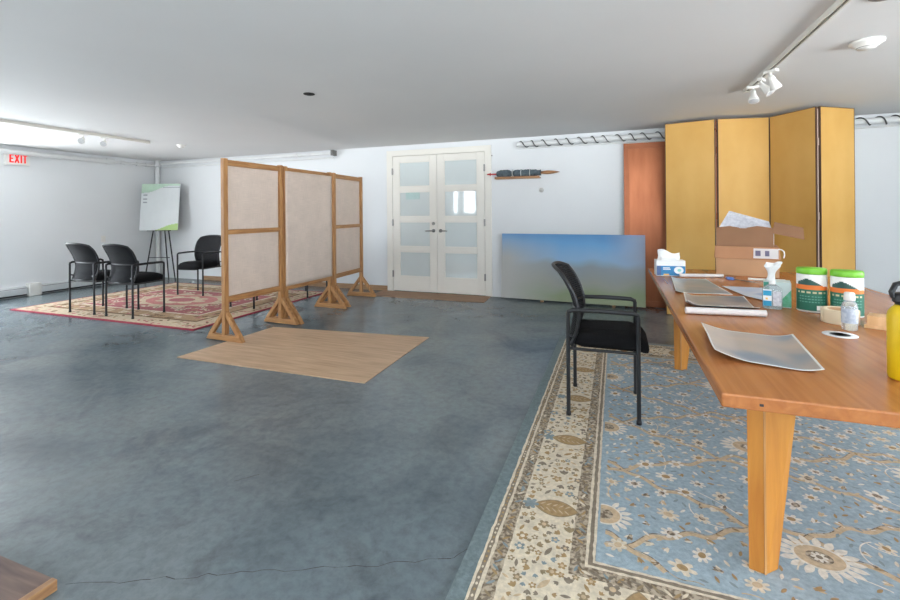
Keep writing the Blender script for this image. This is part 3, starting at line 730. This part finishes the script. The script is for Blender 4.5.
# ------------------------------------------------------------------ painting leaning on the back wall
def painting_mat():
    m = bpy.data.materials.new('landscape_print'); m.use_nodes = True; nt = m.node_tree; N = nt.nodes; L = nt.links; b_ = N['Principled BSDF']
    tc = N.new('ShaderNodeTexCoord'); sp = N.new('ShaderNodeSeparateXYZ'); L.new(tc.outputs['Object'], sp.inputs[0])
    n = N.new('ShaderNodeTexNoise'); n.inputs['Scale'].default_value = 2.2; n.inputs['Detail'].default_value = 1; L.new(tc.outputs['Object'], n.inputs[0])
    ma = N.new('ShaderNodeMath'); ma.operation = 'MULTIPLY_ADD'; ma.inputs[1].default_value = .28; L.new(n.outputs[0], ma.inputs[0])
    mz = N.new('ShaderNodeMapRange'); mz.inputs[1].default_value = 0; mz.inputs[2].default_value = .9; L.new(sp.outputs[2], mz.inputs[0])
    sb = N.new('ShaderNodeMath'); sb.operation = 'SUBTRACT'; sb.inputs[1].default_value = .14; L.new(mz.outputs[0], sb.inputs[0]); L.new(sb.outputs[0], ma.inputs[2])
    r_ = N.new('ShaderNodeValToRGB'); e = r_.color_ramp.elements
    e[0].position = 0; e[0].color = lin((140, 148, 118)); e[1].position = 1; e[1].color = lin((72, 134, 188))
    for p_, c in ((.14, (132, 146, 112)), (.30, (150, 152, 142)), (.5, (140, 150, 156)), (.60, (138, 176, 208)), (.82, (104, 160, 208))): k = e.new(p_); k.color = lin(c)
    L.new(ma.outputs[0], r_.inputs[0])
    # greyer towards the left and the upper right corner
    mxr = N.new('ShaderNodeMapRange'); mxr.inputs[1].default_value = .80; mxr.inputs[2].default_value = .1; L.new(sp.outputs[0], mxr.inputs[0])
    mzl = N.new('ShaderNodeMapRange'); mzl.inputs[1].default_value = .92; mzl.inputs[2].default_value = .55; L.new(sp.outputs[2], mzl.inputs[0])
    mm = N.new('ShaderNodeMath'); mm.operation = 'MULTIPLY'; L.new(mxr.outputs[0], mm.inputs[0]); L.new(mzl.outputs[0], mm.inputs[1])
    mx = N.new('ShaderNodeMix'); mx.data_type = 'RGBA'; mx.inputs[7].default_value = lin((178, 178, 174)); L.new(mm.outputs[0], mx.inputs[0]); L.new(r_.outputs[0], mx.inputs[6])
    mr2 = N.new('ShaderNodeMapRange'); mr2.inputs[1].default_value = 1.35; mr2.inputs[2].default_value = 1.85; mr2.inputs[4].default_value = .75; L.new(sp.outputs[0], mr2.inputs[0])
    mz2 = N.new('ShaderNodeMapRange'); mz2.inputs[1].default_value = .3; mz2.inputs[2].default_value = .6; L.new(sp.outputs[2], mz2.inputs[0])
    m3 = N.new('ShaderNodeMath'); m3.operation = 'MULTIPLY'; L.new(mr2.outputs[0], m3.inputs[0]); L.new(mz2.outputs[0], m3.inputs[1])
    mx2 = N.new('ShaderNodeMix'); mx2.data_type = 'RGBA'; mx2.inputs[7].default_value = lin((172, 172, 182)); L.new(m3.outputs[0], mx2.inputs[0]); L.new(mx.outputs[2], mx2.inputs[6])
    L.new(mx2.outputs[2], b_.inputs['Base Color']); b_.inputs['Roughness'].default_value = .5; return m
pt = empty('landscape_painting', 'large hazy blue and green landscape painting leaning against the back wall', 'painting', (-1.49, 6.055, .022), math.atan2(-.12, 1.87))
PW, PH = 1.832, .88
pm = Matrix.Rotation(R(-5.0), 4, 'X')
MB().box(0, PW, -.004, .0, 0, PH).xform(pm).build('canvas', painting_mat(), pt)
MB().box(.01, PW - .01, .0005, .03, .01, .05).box(.01, PW - .01, .0005, .03, PH - .05, PH - .01).box(.01, .05, .0005, .03, .05, PH - .05).box(PW - .05, PW - .01, .0005, .03, .05, PH - .05).xform(pm).build('stretcher_frame', m_pine_h, pt)
for x_ in (.55, 1.45): MB().box(x_, x_ + .035, -.02, .03, -.0215, -.001).build('foot_block', m_base, pt)

# ------------------------------------------------------------------ copper panel, yellow folding screen
m_cop = mat('brushed_copper', (166, 104, 72), .36, .8, scale=2, st=(4, 4, .8), col2=(140, 84, 56), bump=.08, bscale=20)
m_cop2 = mat('copper_trim', (150, 92, 64), .4, .75, var=.1, scale=4)
cpn = empty('copper_panel', 'tall copper panel leaning on the back wall beside the yellow folding screen', 'panel', (.105, YB - .078, .002))
pm = Matrix.Rotation(R(-1.0), 4, 'X')
MB().box(0, .86, 0, .022, .0, 2.055).xform(pm).build('sheet', m_cop, cpn, bevel=.002)
fr = MB().box(0, .86, -.006, -.0003, 1.985, 2.055).box(0, .86, -.006, -.0003, 0, .07).box(0, .06, -.006, -.0003, .07, 1.985).box(.80, .86, -.006, -.0003, .07, 1.985)
fr.xform(pm).build('border', m_cop2, cpn, bevel=.002)
ys_ = mat('gold_paper', (214, 170, 98), .6, scale=2.5, st=(1, 1, .6), col2=(200, 153, 76), bump=.25, bscale=9, spec=.35)
ys_e = mat('screen_edge_dark', (84, 58, 40), .5)
ys_h = mat('screen_edge_pale', (186, 160, 146), .5)
fs_ = empty('folding_screen', 'tall golden yellow four-panel folding screen standing near the back wall', 'screen', (.535, 5.70, 0))
SP = [(.535, 5.72), (1.04, 5.61), (1.565, 5.72), (1.845, 5.30), (2.225, 5.56)]
SH = 2.195
for i in range(4):
    A = Vector(SP[i]); B = Vector(SP[i + 1]); d = (B - A); L_ = d.length - .022; u = d.normalized(); rz = math.atan2(u.y, u.x)
    st_ = A + u * .011 - Vector((.535, 5.70))
    pn = MB().box(.006, L_ - .006, -.014, .014, .012, SH - .006).build('panel', ys_, fs_, loc=(st_.x, st_.y, 0), rz=rz)
    e = MB().box(0, .0055, -.015, .015, .002, SH).box(L_ - .0055, L_, -.015, .015, .002, SH).box(.006, L_ - .006, -.015, .015, SH - .0055, SH).box(.006, L_ - .006, -.015, .015, .002, .0115)
    e.build('edge', ys_e, pn)
    if i:
        c = A - Vector((.535, 5.70))
        hg = MB()
        for z in (.35, 1.1, 1.82): hg.tube([(c.x, c.y, z), (c.x, c.y, z + .07)], .007, 8)
        hg.build('hinge', ys_h if i == 3 else m_cop2, fs_)
        MB().box(-.004, .004, -.004, .004, .02, SH - .02).build('gap_strip', ys_h if i == 3 else m_cop2, fs_, loc=(c.x, c.y + .012, 0))

# ------------------------------------------------------------------ table
TT = .69
m_tab = wood('oiled_table_top', (184, 117, 64), (160, 96, 50), (9, .35, 9), .26, 4, spec=.5)
m_leg = wood('honey_table_leg', (204, 140, 58), (178, 112, 42), (8, 8, .8), .45, 4)
tb = empty('wooden_table', 'long orange-brown wooden table on the blue rug at right', 'table', (.274, 1.435, 0))
TW, TL = 1.25, 2.95
MB().box(0, TW, 0, TL, TT - .04, TT).build('tabletop', m_tab, tb, bevel=.005)
MB().box(.09, .10, -.0006, .0, TT - .025, TT - .018).build('dark_plug', m_dark, tb)
def tleg(cx, cy, sx, sy):
    z0, z1 = .0125, TT - .0405
    def T_(p): return (cx + sx * p[0], cy + sy * p[1])
    A0 = [(-.042, .012), (-.002, 0), (.0, .022), (-.036, .036)]
    A1 = [(-.046, .012), (-.002, 0), (.0, .022), (-.036, .036)]
    B0 = [(.004, .002), (.046, .040), (.030, .056), (.002, .026)]
    B1 = [(.004, .002), (.122, .072), (.106, .09), (.002, .026)]
    F0 = [(-.002, -.004), (.0045, -.001), (.0035, .03), (-.001, .03)]
    k = 1 if sx * sy > 0 else -1
    l = None
    for nm, a_, b__ in (('leg', A0, A1), ('leg_wing', B0, B1), ('leg_spline', F0, F0)):
        o_ = MB().hexa([(*T_(p_), z0) for p_ in a_][::k], [(*T_(p_), z1) for p_ in b__][::k]).build(nm, m_leg if nm != 'leg_spline' else m_pine, l or tb)
        l = l or o_
tleg(.455 - .28, 1.722 - 1.435, 1, 1); tleg(.455 - .28, 3.72 - 1.435, 1, 1); tleg(TW - .175, .287, -1, 1); tleg(TW - .175, 2.285, -1, 1)
for x_ in (.2, TW - .225): MB().box(x_, x_ + .025, .35, 2.25, TT - .1, TT - .041).build('apron', m_leg, tb)

# ------------------------------------------------------------------ things on the table
ZT = TT + .0008
m_card = mat('brown_cardboard', (190, 148, 112), .85, var=.06, scale=6, spec=.2)
m_card2 = mat('dark_cardboard', (150, 113, 86), .85, var=.06, scale=6, spec=.2)
m_paper = mat('white_paper', (232, 232, 230), .8, var=.02)
# lower cardboard box, taped shut
bx1 = empty('cardboard_box', 'closed tan cardboard box on the far end of the table, under the open box', 'box', (.745, 4.06, ZT), R(-13))
MB().box(0, .405, 0, .30, 0, .172).build('body', m_card, bx1, bevel=.002)
MB().hexa([(-.012, -.010, .132), (.417, -.010, .132), (.417, .31, .132), (-.012, .31, .132)], [(-.006, -.004, .227), (.4056, -.004, .227), (.4056, .304, .227), (-.006, .304, .227)]).build('lid', mat('lid_cardboard', (182, 134, 100), .85, spec=.2), bx1, bevel=.003)
MB().hexa([(.245, -.0118, .142), (.40, -.0118, .142), (.40, -.0105, .142), (.245, -.0105, .142)], [(.247, -.0068, .216), (.40, -.0068, .216), (.40, -.0055, .216), (.247, -.0055, .216)]).build('shipping_label', mat('label_paper', (214, 208, 206), .7), bx1)
for x_, w_ in ((.258, .033), (.318, .027)): MB().hexa([(x_, -.0128, .16), (x_ + w_, -.0128, .16), (x_ + w_, -.0119, .16), (x_, -.0119, .16)], [(x_, -.0082, .2), (x_ + w_, -.0082, .2), (x_ + w_, -.0072, .2), (x_, -.0072, .2)]).build('printed_block', mat('label_ink', (110, 104, 128), .7), bx1)
MB().tube([(.400, -.009, .215), (.418, -.011, .212), (.432, -.010, .20), (.436, -.009, .175), (.430, -.008, .15)], .0045, 6).build('torn_tape', m_paper, bx1)
bx2 = empty('cardboard_box', 'open cardboard box with raised flap standing on the closed box', 'box', (.75, 4.075, ZT + .228), R(-17))
t_ = .005
MB().box(0, .37, 0, t_, 0, .14).box(0, .37, .22 - t_, .22, 0, .14).box(0, t_, t_, .22 - t_, 0, .14).box(.37 - t_, .37, t_, .22 - t_, 0, .14).box(t_, .37 - t_, t_, .22 - t_, 0, t_).build('body', m_card2, bx2)
fl = [(0, 0), (.015, .012), (.09, .022), (.155, .010), (.17, -.012), (.19, -.012), (.205, .010), (.27, .024), (.352, .012), (.37, 0)]
MB().hexa([(x_, -.001, .135 + z_) for x_, z_ in [(0, -.03), (.37, -.03)] + fl[::-1]][::1], [(x_, -.004, .135 + z_) for x_, z_ in [(0, -.03), (.37, -.03)] + fl[::-1]]).build('front_flap', m_card2, bx2)
MB().hexa([(.3702, .01, .131), (.3702, .2, .131), (.3702, .2, .1345), (.3702, .01, .1345)], [(.425, .0, .10), (.425, .21, .10), (.4275, .21, .103), (.4275, .0, .103)]).build('side_flap', m_card2, bx2)
MB().hexa([(.362, -.008, .105), (.362, -.004, .105), (.55, -.03, .065), (.55, -.034, .065)][::-1], [(.375, -.008, .19), (.375, -.004, .19), (.545, -.03, .150), (.545, -.034, .150)][::-1]).build('side_flap', m_card2, bx2)
MB().box(.3705, .3725, .01, .03, .02, .135).build('white_strip', m_paper, bx2)
MB().hexa([(.01, .03, .13), (.36, .03, .13), (.36, .045, .13), (.01, .045, .13)], [(.08, .10, .275), (.34, .10, .19), (.34, .115, .19), (.08, .115, .275)]).build('paper_insert', mat('grey_printed_paper', (206, 206, 210), .8, scale=60, col2=(180, 180, 188)), bx2)
# glove box
gb = empty('glove_box', 'small blue and white dispenser box with a tissue, at the far table corner', 'box', (.30, 3.86, ZT), R(4))
gl_w, gl_d, gl_h = .205, .11, .12
m_blue = mat('box_blue', (34, 122, 176), .5, var=.04); m_navy = mat('box_navy', (70, 96, 140), .5)
MB().box(0, gl_w, 0, gl_d, 0, gl_h).build('carton', m_paper, gb, bevel=.002)
MB().box(.002, gl_w - .002, -.001, -.0002, .004, .078).build('blue_panel', m_blue, gb)
MB().box(.002, .032, -.0016, -.0011, .004, .078).build('navy_patch', m_navy, gb)
MB().add([(.158 + .034 * math.cos(t), -.0018, .046 + .028 * math.sin(t)) for t in [2 * PI * i / 20 for i in range(20)]], [tuple(range(20))]).build('white_oval', m_paper, gb)
MB().add([(.162 + .014 * math.cos(t), -.0024, .046 + .011 * math.sin(t)) for t in [2 * PI * i / 16 for i in range(16)]], [tuple(range(16))]).build('mint_spot', mat('mint_print', (140, 206, 196), .5), gb)
MB().box(.046, .10, -.0017, -.0011, .048, .056).box(.046, .095, -.0017, -.0011, .06, .066).build('white_lettering', m_paper, gb)
MB().box(.05, .09, -.0017, -.0011, .005, .016).build('yellow_tag', mat('tag_yellow', (232, 182, 90), .5), gb)
MB().grid(lambda u, v: (.004 + u * .16 + .02 * v + .006 * math.sin(v * 5), .03 + .03 * v - .01 * math.sin(u * 4), gl_h - .004 + .085 * v - .03 * u * v + .01 * math.sin(u * 7) * v), 12, 8).build('tissue', m_paper, gb, solid=.001)
MB().grid(lambda u, v: (.03 + u * .12, .012 + .03 * v, gl_h + .03 * v * (1 - .4 * u) + .002), 8, 5).build('tissue', m_paper, gb, solid=.001)

# wipes canisters with printed wraps
can_m = [mat('canister_white', (236, 236, 232), .45, var=.01), mat('wrap_green', (26, 104, 82), .45, var=.06), mat('wrap_dark_green', (40, 82, 74), .45), mat('wrap_orange', (226, 120, 44), .45, var=.04), mat('wrap_icon', (196, 190, 150), .45), mat('wrap_text', (96, 156, 138), .45)]
m_lid = mat('lime_lid', (118, 190, 50), .4, var=.03)
def can_fn(t, z):
    # t angle about the axis, -90 deg faces the viewer side
    u = ((t - .5 * PI) % (2 * PI)) - PI        # 0 at -y
    u = u / 1.25                                         # -1..1 on the facing label
    zz = z / .185
    if abs(u) > 1.6: return 1 if zz < .62 and zz > .06 else 0
    if zz < .045: return 0
    top = .73 + .05 * (1 - abs(u)) if u > -.6 else .73
    if zz < .60:
        if .50 < zz < .555 and abs(((u * 3.2) % 1) - .5) < .26 and abs(u) < .95: return 4
        if .06 < zz < .20 and .28 < u < .72: return 0 if int(u * 60) % 3 else 2
        if .24 < zz < .46 and abs(u) < .8 and int(zz * 44) % 3 == 0 and math.sin(u * 37 + zz * 90) > -.5: return 5
        return 1
    if zz < .73 - .06 * max(0, u - .4): return 3
    if zz < .90 - .16 * abs(u + .25) - .08 * max(0, u) and -.85 < u < .95: return 2
    return 0
def canister(label, x, y):
    o = empty('wipes_canister', label, 'canister', (x, y, ZT), math.atan2(y, x) - PI / 2, 'cleaning-wipes canisters on the table')
    pr = [(.0, 0), (.057, 0), (.061, .004)] + [(.061, .004 + i * .0045) for i in range(1, 40)] + [(.059, .187), (0, .187)]
    MB().lathe(pr, n=96, sy=.8, fn=can_fn).build('body', can_m, o)
    MB().lathe([(.0, .1875), (.0605, .1875), (.062, .191), (.062, .211), (.058, .217), (.03, .219), (0, .219)], n=48, sy=.8).build('lid', m_lid, o)
canister('wipes canister with green lid and orange band, the left one behind the tape roll', .920, 2.735)
canister('wipes canister with green lid and orange band, the right one partly behind the small bottle', 1.035, 2.665)
# tissue carton with bottle in front
tx = empty('tissue_carton', 'green and white tissue carton with a tissue pulled up, left of the wipes canisters', 'box', (.80, 2.84, ZT), R(-14))
MB().box(-.055, .062, -.05, .06, 0, .13).build('carton', [mat('carton_pale', (206, 222, 218), .5)], tx, bevel=.002)
MB().box(-.0555, -.03, -.0515, -.0502, .0, .128).build('teal_stripe', mat('carton_teal', (60, 150, 130), .5), tx)
MB().grid(lambda u, v: (.018 + u * .044, -.051, .004 + v * .09 * (.35 + .65 * u)), 8, 8).build('green_print', mat('carton_green', (70, 168, 112), .5, scale=40, col2=(120, 196, 170)), tx)
MB().grid(lambda u, v: (-.024 + .022 * math.cos(u * 2 * PI) * (1 - .45 * math.sin(v * PI)) + .012 * v + .016 * v * v * math.cos(u * 2 * PI) + .004 * math.sin(u * 31) * v, .0 + .018 * math.sin(u * 2 * PI) * (1 - .4 * math.sin(v * PI)) + .004 * math.cos(u * 25) * v, .1302 + .088 * v + .012 * math.sin(u * 2 * PI + .4) * v + .006 * math.sin(u * 19) * v), 40, 10).build('tissue', m_paper, tx, solid=.001)
sb_ = empty('spray_bottle', 'clear squat bottle with blue and white label in front of the tissue carton', 'bottle', (.757, 2.748, ZT), R(-12))
m_clear = mat('clear_plastic', (232, 240, 242), .12, var=.01, trans=.75)
def sq_bottle(w, d, h): 
    mb = MB(); rings = []
    for k, z in ((.86, 0), (1, .006), (1, h * .78), (.92, h * .86), (.6, h * .94), (.34, h)):
        rings.append([(x_, y_, z) for x_, y_ in rrect(-w * k, w * k, -d * k, d * k, .014 * k, 5)])
    n = len(rings[0]); mb.add([v for r_ in rings for v in r_], [(i * n + k, i * n + (k + 1) % n, (i + 1) * n + (k + 1) % n, (i + 1) * n + k) for i in range(5) for k in range(n)], 0, True)
    mb.add(rings[0], [tuple(range(n))[::-1]]).add(rings[-1], [tuple(range(n))]); return mb
sq_bottle(.042, .026, .125).build('body', m_clear, sb_)
MB().box(-.040, -.004, -.0275, -.0265, .016, .10).build('white_label', m_paper, sb_)
for z_, h_ in ((.016, .026), (.068, .026)): MB().box(-.0395, -.0045, -.0282, -.0276, z_, z_ + h_).build('blue_band', mat('label_aqua', (24, 140, 178), .5), sb_)
MB().box(-.03, -.02, -.0282, -.0276, .048, .058).build('yellow_mark', mat('tag_yellow', (232, 182, 90), .5), sb_)
MB().box(.002, .036, -.0275, -.0265, .018, .092).build('grey_label', mat('label_grey', (206, 206, 208), .5, scale=90, col2=(170, 168, 176)), sb_)
MB().lathe([(.013, .1252), (.014, .128), (.014, .142), (.008, .146), (0, .146)], n=16).build('cap', m_paper, sb_)
# small hand-sanitiser bottle
hs = empty('sanitizer_bottle', 'small clear bottle with white cap standing in front of the tape roll', 'bottle', (.925, 2.36, ZT))
MB().lathe([(0, 0), (.024, 0), (.027, .004), (.027, .098), (.024, .112), (.015, .120), (.0145, .124), (0, .124)], n=28).build('body', m_clear, hs)
MB().lathe([(.0275, .03), (.0275, .092)], n=40).build('label', mat('bottle_label', (206, 208, 214), .5, scale=60, col2=(170, 176, 190), contrast=(.4, .6)), hs)
MB().lathe([(0, .1245), (.019, .1245), (.0195, .128), (.018, .154), (.016, .157), (0, .157)], n=24).build('cap', m_white, hs)
# masking tape roll
tp = empty('tape_roll', 'wide cream masking tape roll lying flat on the table beside the small bottle', 'tape', (.945, 2.50, ZT))
MB().lathe([(.045, 0), (.067, 0), (.068, .002), (.068, .058), (.067, .06), (.045, .06), (.045, 0)], n=40).build('tape', mat('masking_tape', (224, 206, 174), .7, var=.03), tp)
MB().lathe([(.0405, .001), (.0447, .001), (.0447, .059), (.0405, .059), (.0405, .001)], n=36).build('core', m_card, tp)
MB().grid(lambda u, v: (-.068 + .002 - .004 * u, -.02 + .004 * u, .003 + v * .054 - .0 * u), 2, 2).xform(Matrix.Translation((-.003, .0, 0))).build('loose_end', mat('masking_tape', (224, 206, 174), .7), tp, solid=.0008)
# printed disc
dc = MB().lathe([(0, 0), (.057, 0), (.057, .0015), (.033, .0015)], n=40, mi=0, sy=1).lathe([(.033, .0016), (.020, .0016)], n=24, mi=1).lathe([(.02, .0015), (0, .0015)], n=24, mi=0)
for i in range(9): t = 2 * PI * i / 9; dc.add([(.026 * math.cos(t) + dx, .026 * math.sin(t) + dy, .0021) for dx, dy in ((-.007, -.004), (.007, -.004), (.007, .004), (-.007, .004))], [(0, 1, 2, 3)], 1)
tag(dc.build('printed_disc', [m_paper, mat('disc_ink', (120, 116, 114), .6)], loc=(.85, 2.25, ZT)), 'flat white paper disc with dark print in front of the small bottle', 'label')
# tray of wood blocks
tr = empty('wooden_tray', 'thin wooden tray at the right edge of the picture holding the blocks', 'tray', (1.0, 2.425, ZT), R(-28))
m_blk = wood('pale_block_wood', (222, 180, 132), (200, 154, 104), (8, 1, 1), .6, 5)
MB().box(0, .40, 0, .11, 0, .006).build('base', m_blk, tr); MB().box(0, .40, -.006, -.0005, 0, .014).build('lip', m_blk, tr)
for k, lab in enumerate(('pale wooden block on the tray, nearest the small bottle', 'pale wooden block in the middle of the tray', 'pale wooden block on the tray, cut by the right edge of the picture')):
    c, s_ = math.cos(R(-28)), math.sin(R(-28)); lx, ly = .008 + k * .122, .012
    tag(MB().box(0, .114, 0, .085, 0, .044).build('wood_block', m_blk, loc=(1.0 + lx * c - ly * s_, 2.425 + lx * s_ + ly * c, ZT + .0068), rz=R(-28), bevel=.002), lab, 'block', 'wooden blocks on the tray')
# yellow bottle
yb = empty('water_bottle', 'yellow water bottle with black loop cap at the right edge of the table', 'bottle', (.815, 1.725, ZT))
m_yel = mat('yellow_powder_coat', (222, 186, 14), .45, var=.03, bump=.1, bscale=300)
MB().lathe([(0, 0), (.042, 0), (.0455, .005), (.0455, .185), (.043, .2), (.034, .214), (.029, .218), (.029, .222), (0, .222)], n=40).build('body', m_yel, yb)
MB().lathe([(.0275, .2222), (.0275, .229), (.0, .229)], n=28).build('steel_neck', m_steel, yb)
cap = MB().lathe([(0, .2292), (.033, .2292), (.034, .232), (.034, .252), (.031, .256), (0, .257)], n=32).build('cap', m_black, yb)
MB().tube([(-.033, 0, .243), (-.037, 0, .258), (-.028, 0, .282), (0, 0, .292), (.028, 0, .282), (.037, 0, .258), (.033, 0, .243)], .007, 10, flat=1.4).build('loop_handle', m_black, cap)
# printed sheets
def print_mat(name, c1, c2, c3):
    m = mat(name, c1, .32, scale=3.2, col2=c2, contrast=(.43, .58), detail=2, dist=.4)
    r_ = [n for n in m.node_tree.nodes if n.type == 'VALTORGB'][0]; k = r_.color_ramp.elements.new(.35); k.color = lin(c3); return m
pm1 = print_mat('print_grey_sea', (186, 172, 160), (166, 160, 156), (116, 136, 154))
pm2 = print_mat('print_grey_mist', (176, 168, 162), (150, 150, 150), (104, 124, 138))
m_edge = mat('print_margin', (226, 224, 220), .4)
def print_sheet(label, c, lift, m, name='printed_sheet', n=24):
    """c = four table corners (far left, far right, near right, near left); lift(u,v) height"""
    C = [Vector((*p_, 0)) for p_ in c]
    def f(u, v):
        P_ = (C[0] * (1 - u) + C[1] * u) * v + (C[3] * (1 - u) + C[2] * u) * (1 - v)
        return (P_.x - C[3].x, P_.y - C[3].y, .0012 + lift(u, v))
    e = .022
    return tag(MB().grid(f, n * 2, n * 2, mfn=lambda u, v: 1 if min(u, 1 - u, v, 1 - v) < e else 0).build(name, [m, m_edge], loc=(C[3].x, C[3].y, ZT), solid=.0009), label, 'print')
print_sheet('curled grey print lying on the near end of the table', [(.345, 2.20), (.655, 2.13), (.60, 1.69), (.315, 1.75)],
            lambda u, v: .030 * max(0, (.35 - u) / .35) ** 1.6 * (1 - .5 * abs(v - .5)) + .010 * max(0, (.3 - v) / .3) ** 2 * (1 - u) + .016 * max(0, (u - .75) / .25) ** 2, pm1)
print_sheet('grey print in the middle of the table curling up over its rolled near edge', [(.375, 2.98), (.70, 3.05), (.655, 2.555), (.335, 2.53)],
            lambda u, v: .004 + .030 * max(0, (.28 - v) / .28) ** 1.4 + .022 * max(0, (.2 - u) / .2) ** 2, pm2)
print_sheet('grey print under the others near the far left corner of the table', [(.39, 3.72), (.62, 3.76), (.66, 3.12), (.345, 3.08)],
            lambda u, v: .014 * max(0, (.25 - u) / .25) ** 2, print_mat('print_slate', (176, 166, 156), (136, 146, 150), (108, 128, 140)))
print_sheet('pale blue print on the table left of the tissue carton', [(.66, 3.42), (.88, 3.36), (.80, 2.90), (.715, 3.06)],
            lambda u, v: .004 + .008 * u * v, print_mat('print_sky', (176, 200, 226), (214, 224, 232), (130, 166, 206)))
tag(MB().tube([(0, 0, 0), (.345, .035, 0)], [.0165, .0155], 18).build('paper_roll', mat('roll_paper', (210, 202, 198), .5, var=.03), loc=(.322, 2.478, ZT + .0172)), 'grey rolled paper tube along the near edge of the middle print', 'roll')
tag(MB().tube([(0, 0, 0), (.30, .06, 0)], .013, 14).build('paper_roll', mat('roll_paper', (210, 202, 198), .5), loc=(.46, 3.83, ZT + .0135)), 'grey rolled paper tube in front of the closed cardboard box', 'roll')
sc_ = empty('scissors', 'scissors with blue handles lying open in front of the cardboard boxes', 'scissors', (.81, 3.78, ZT + .006))
for s_ in (-1, 1):
    MB().tube([(.0, .0, 0), (.10, -.13 + s_ * .02, 0)], [.006, .003], 8, flat=.5).build('blade', m_steel, sc_)
    MB().tube([(-.02 + .022 * math.cos(t) , .03 + s_ * .022 + .02 * math.sin(t), .002 * s_) for t in [2 * PI * i / 16 for i in range(17)]], .0045, 8, caps=False).build('handle', mat('scissor_blue', (84, 120, 190), .4), sc_)
tag(MB().tube([(0, 0, 0), (.22, -.02, 0)], .008, 10).build('white_dowel', m_white, loc=(.90, 3.80, ZT + .0085)), 'thin white rod in front of the closed cardboard box, right of the scissors', 'rod')
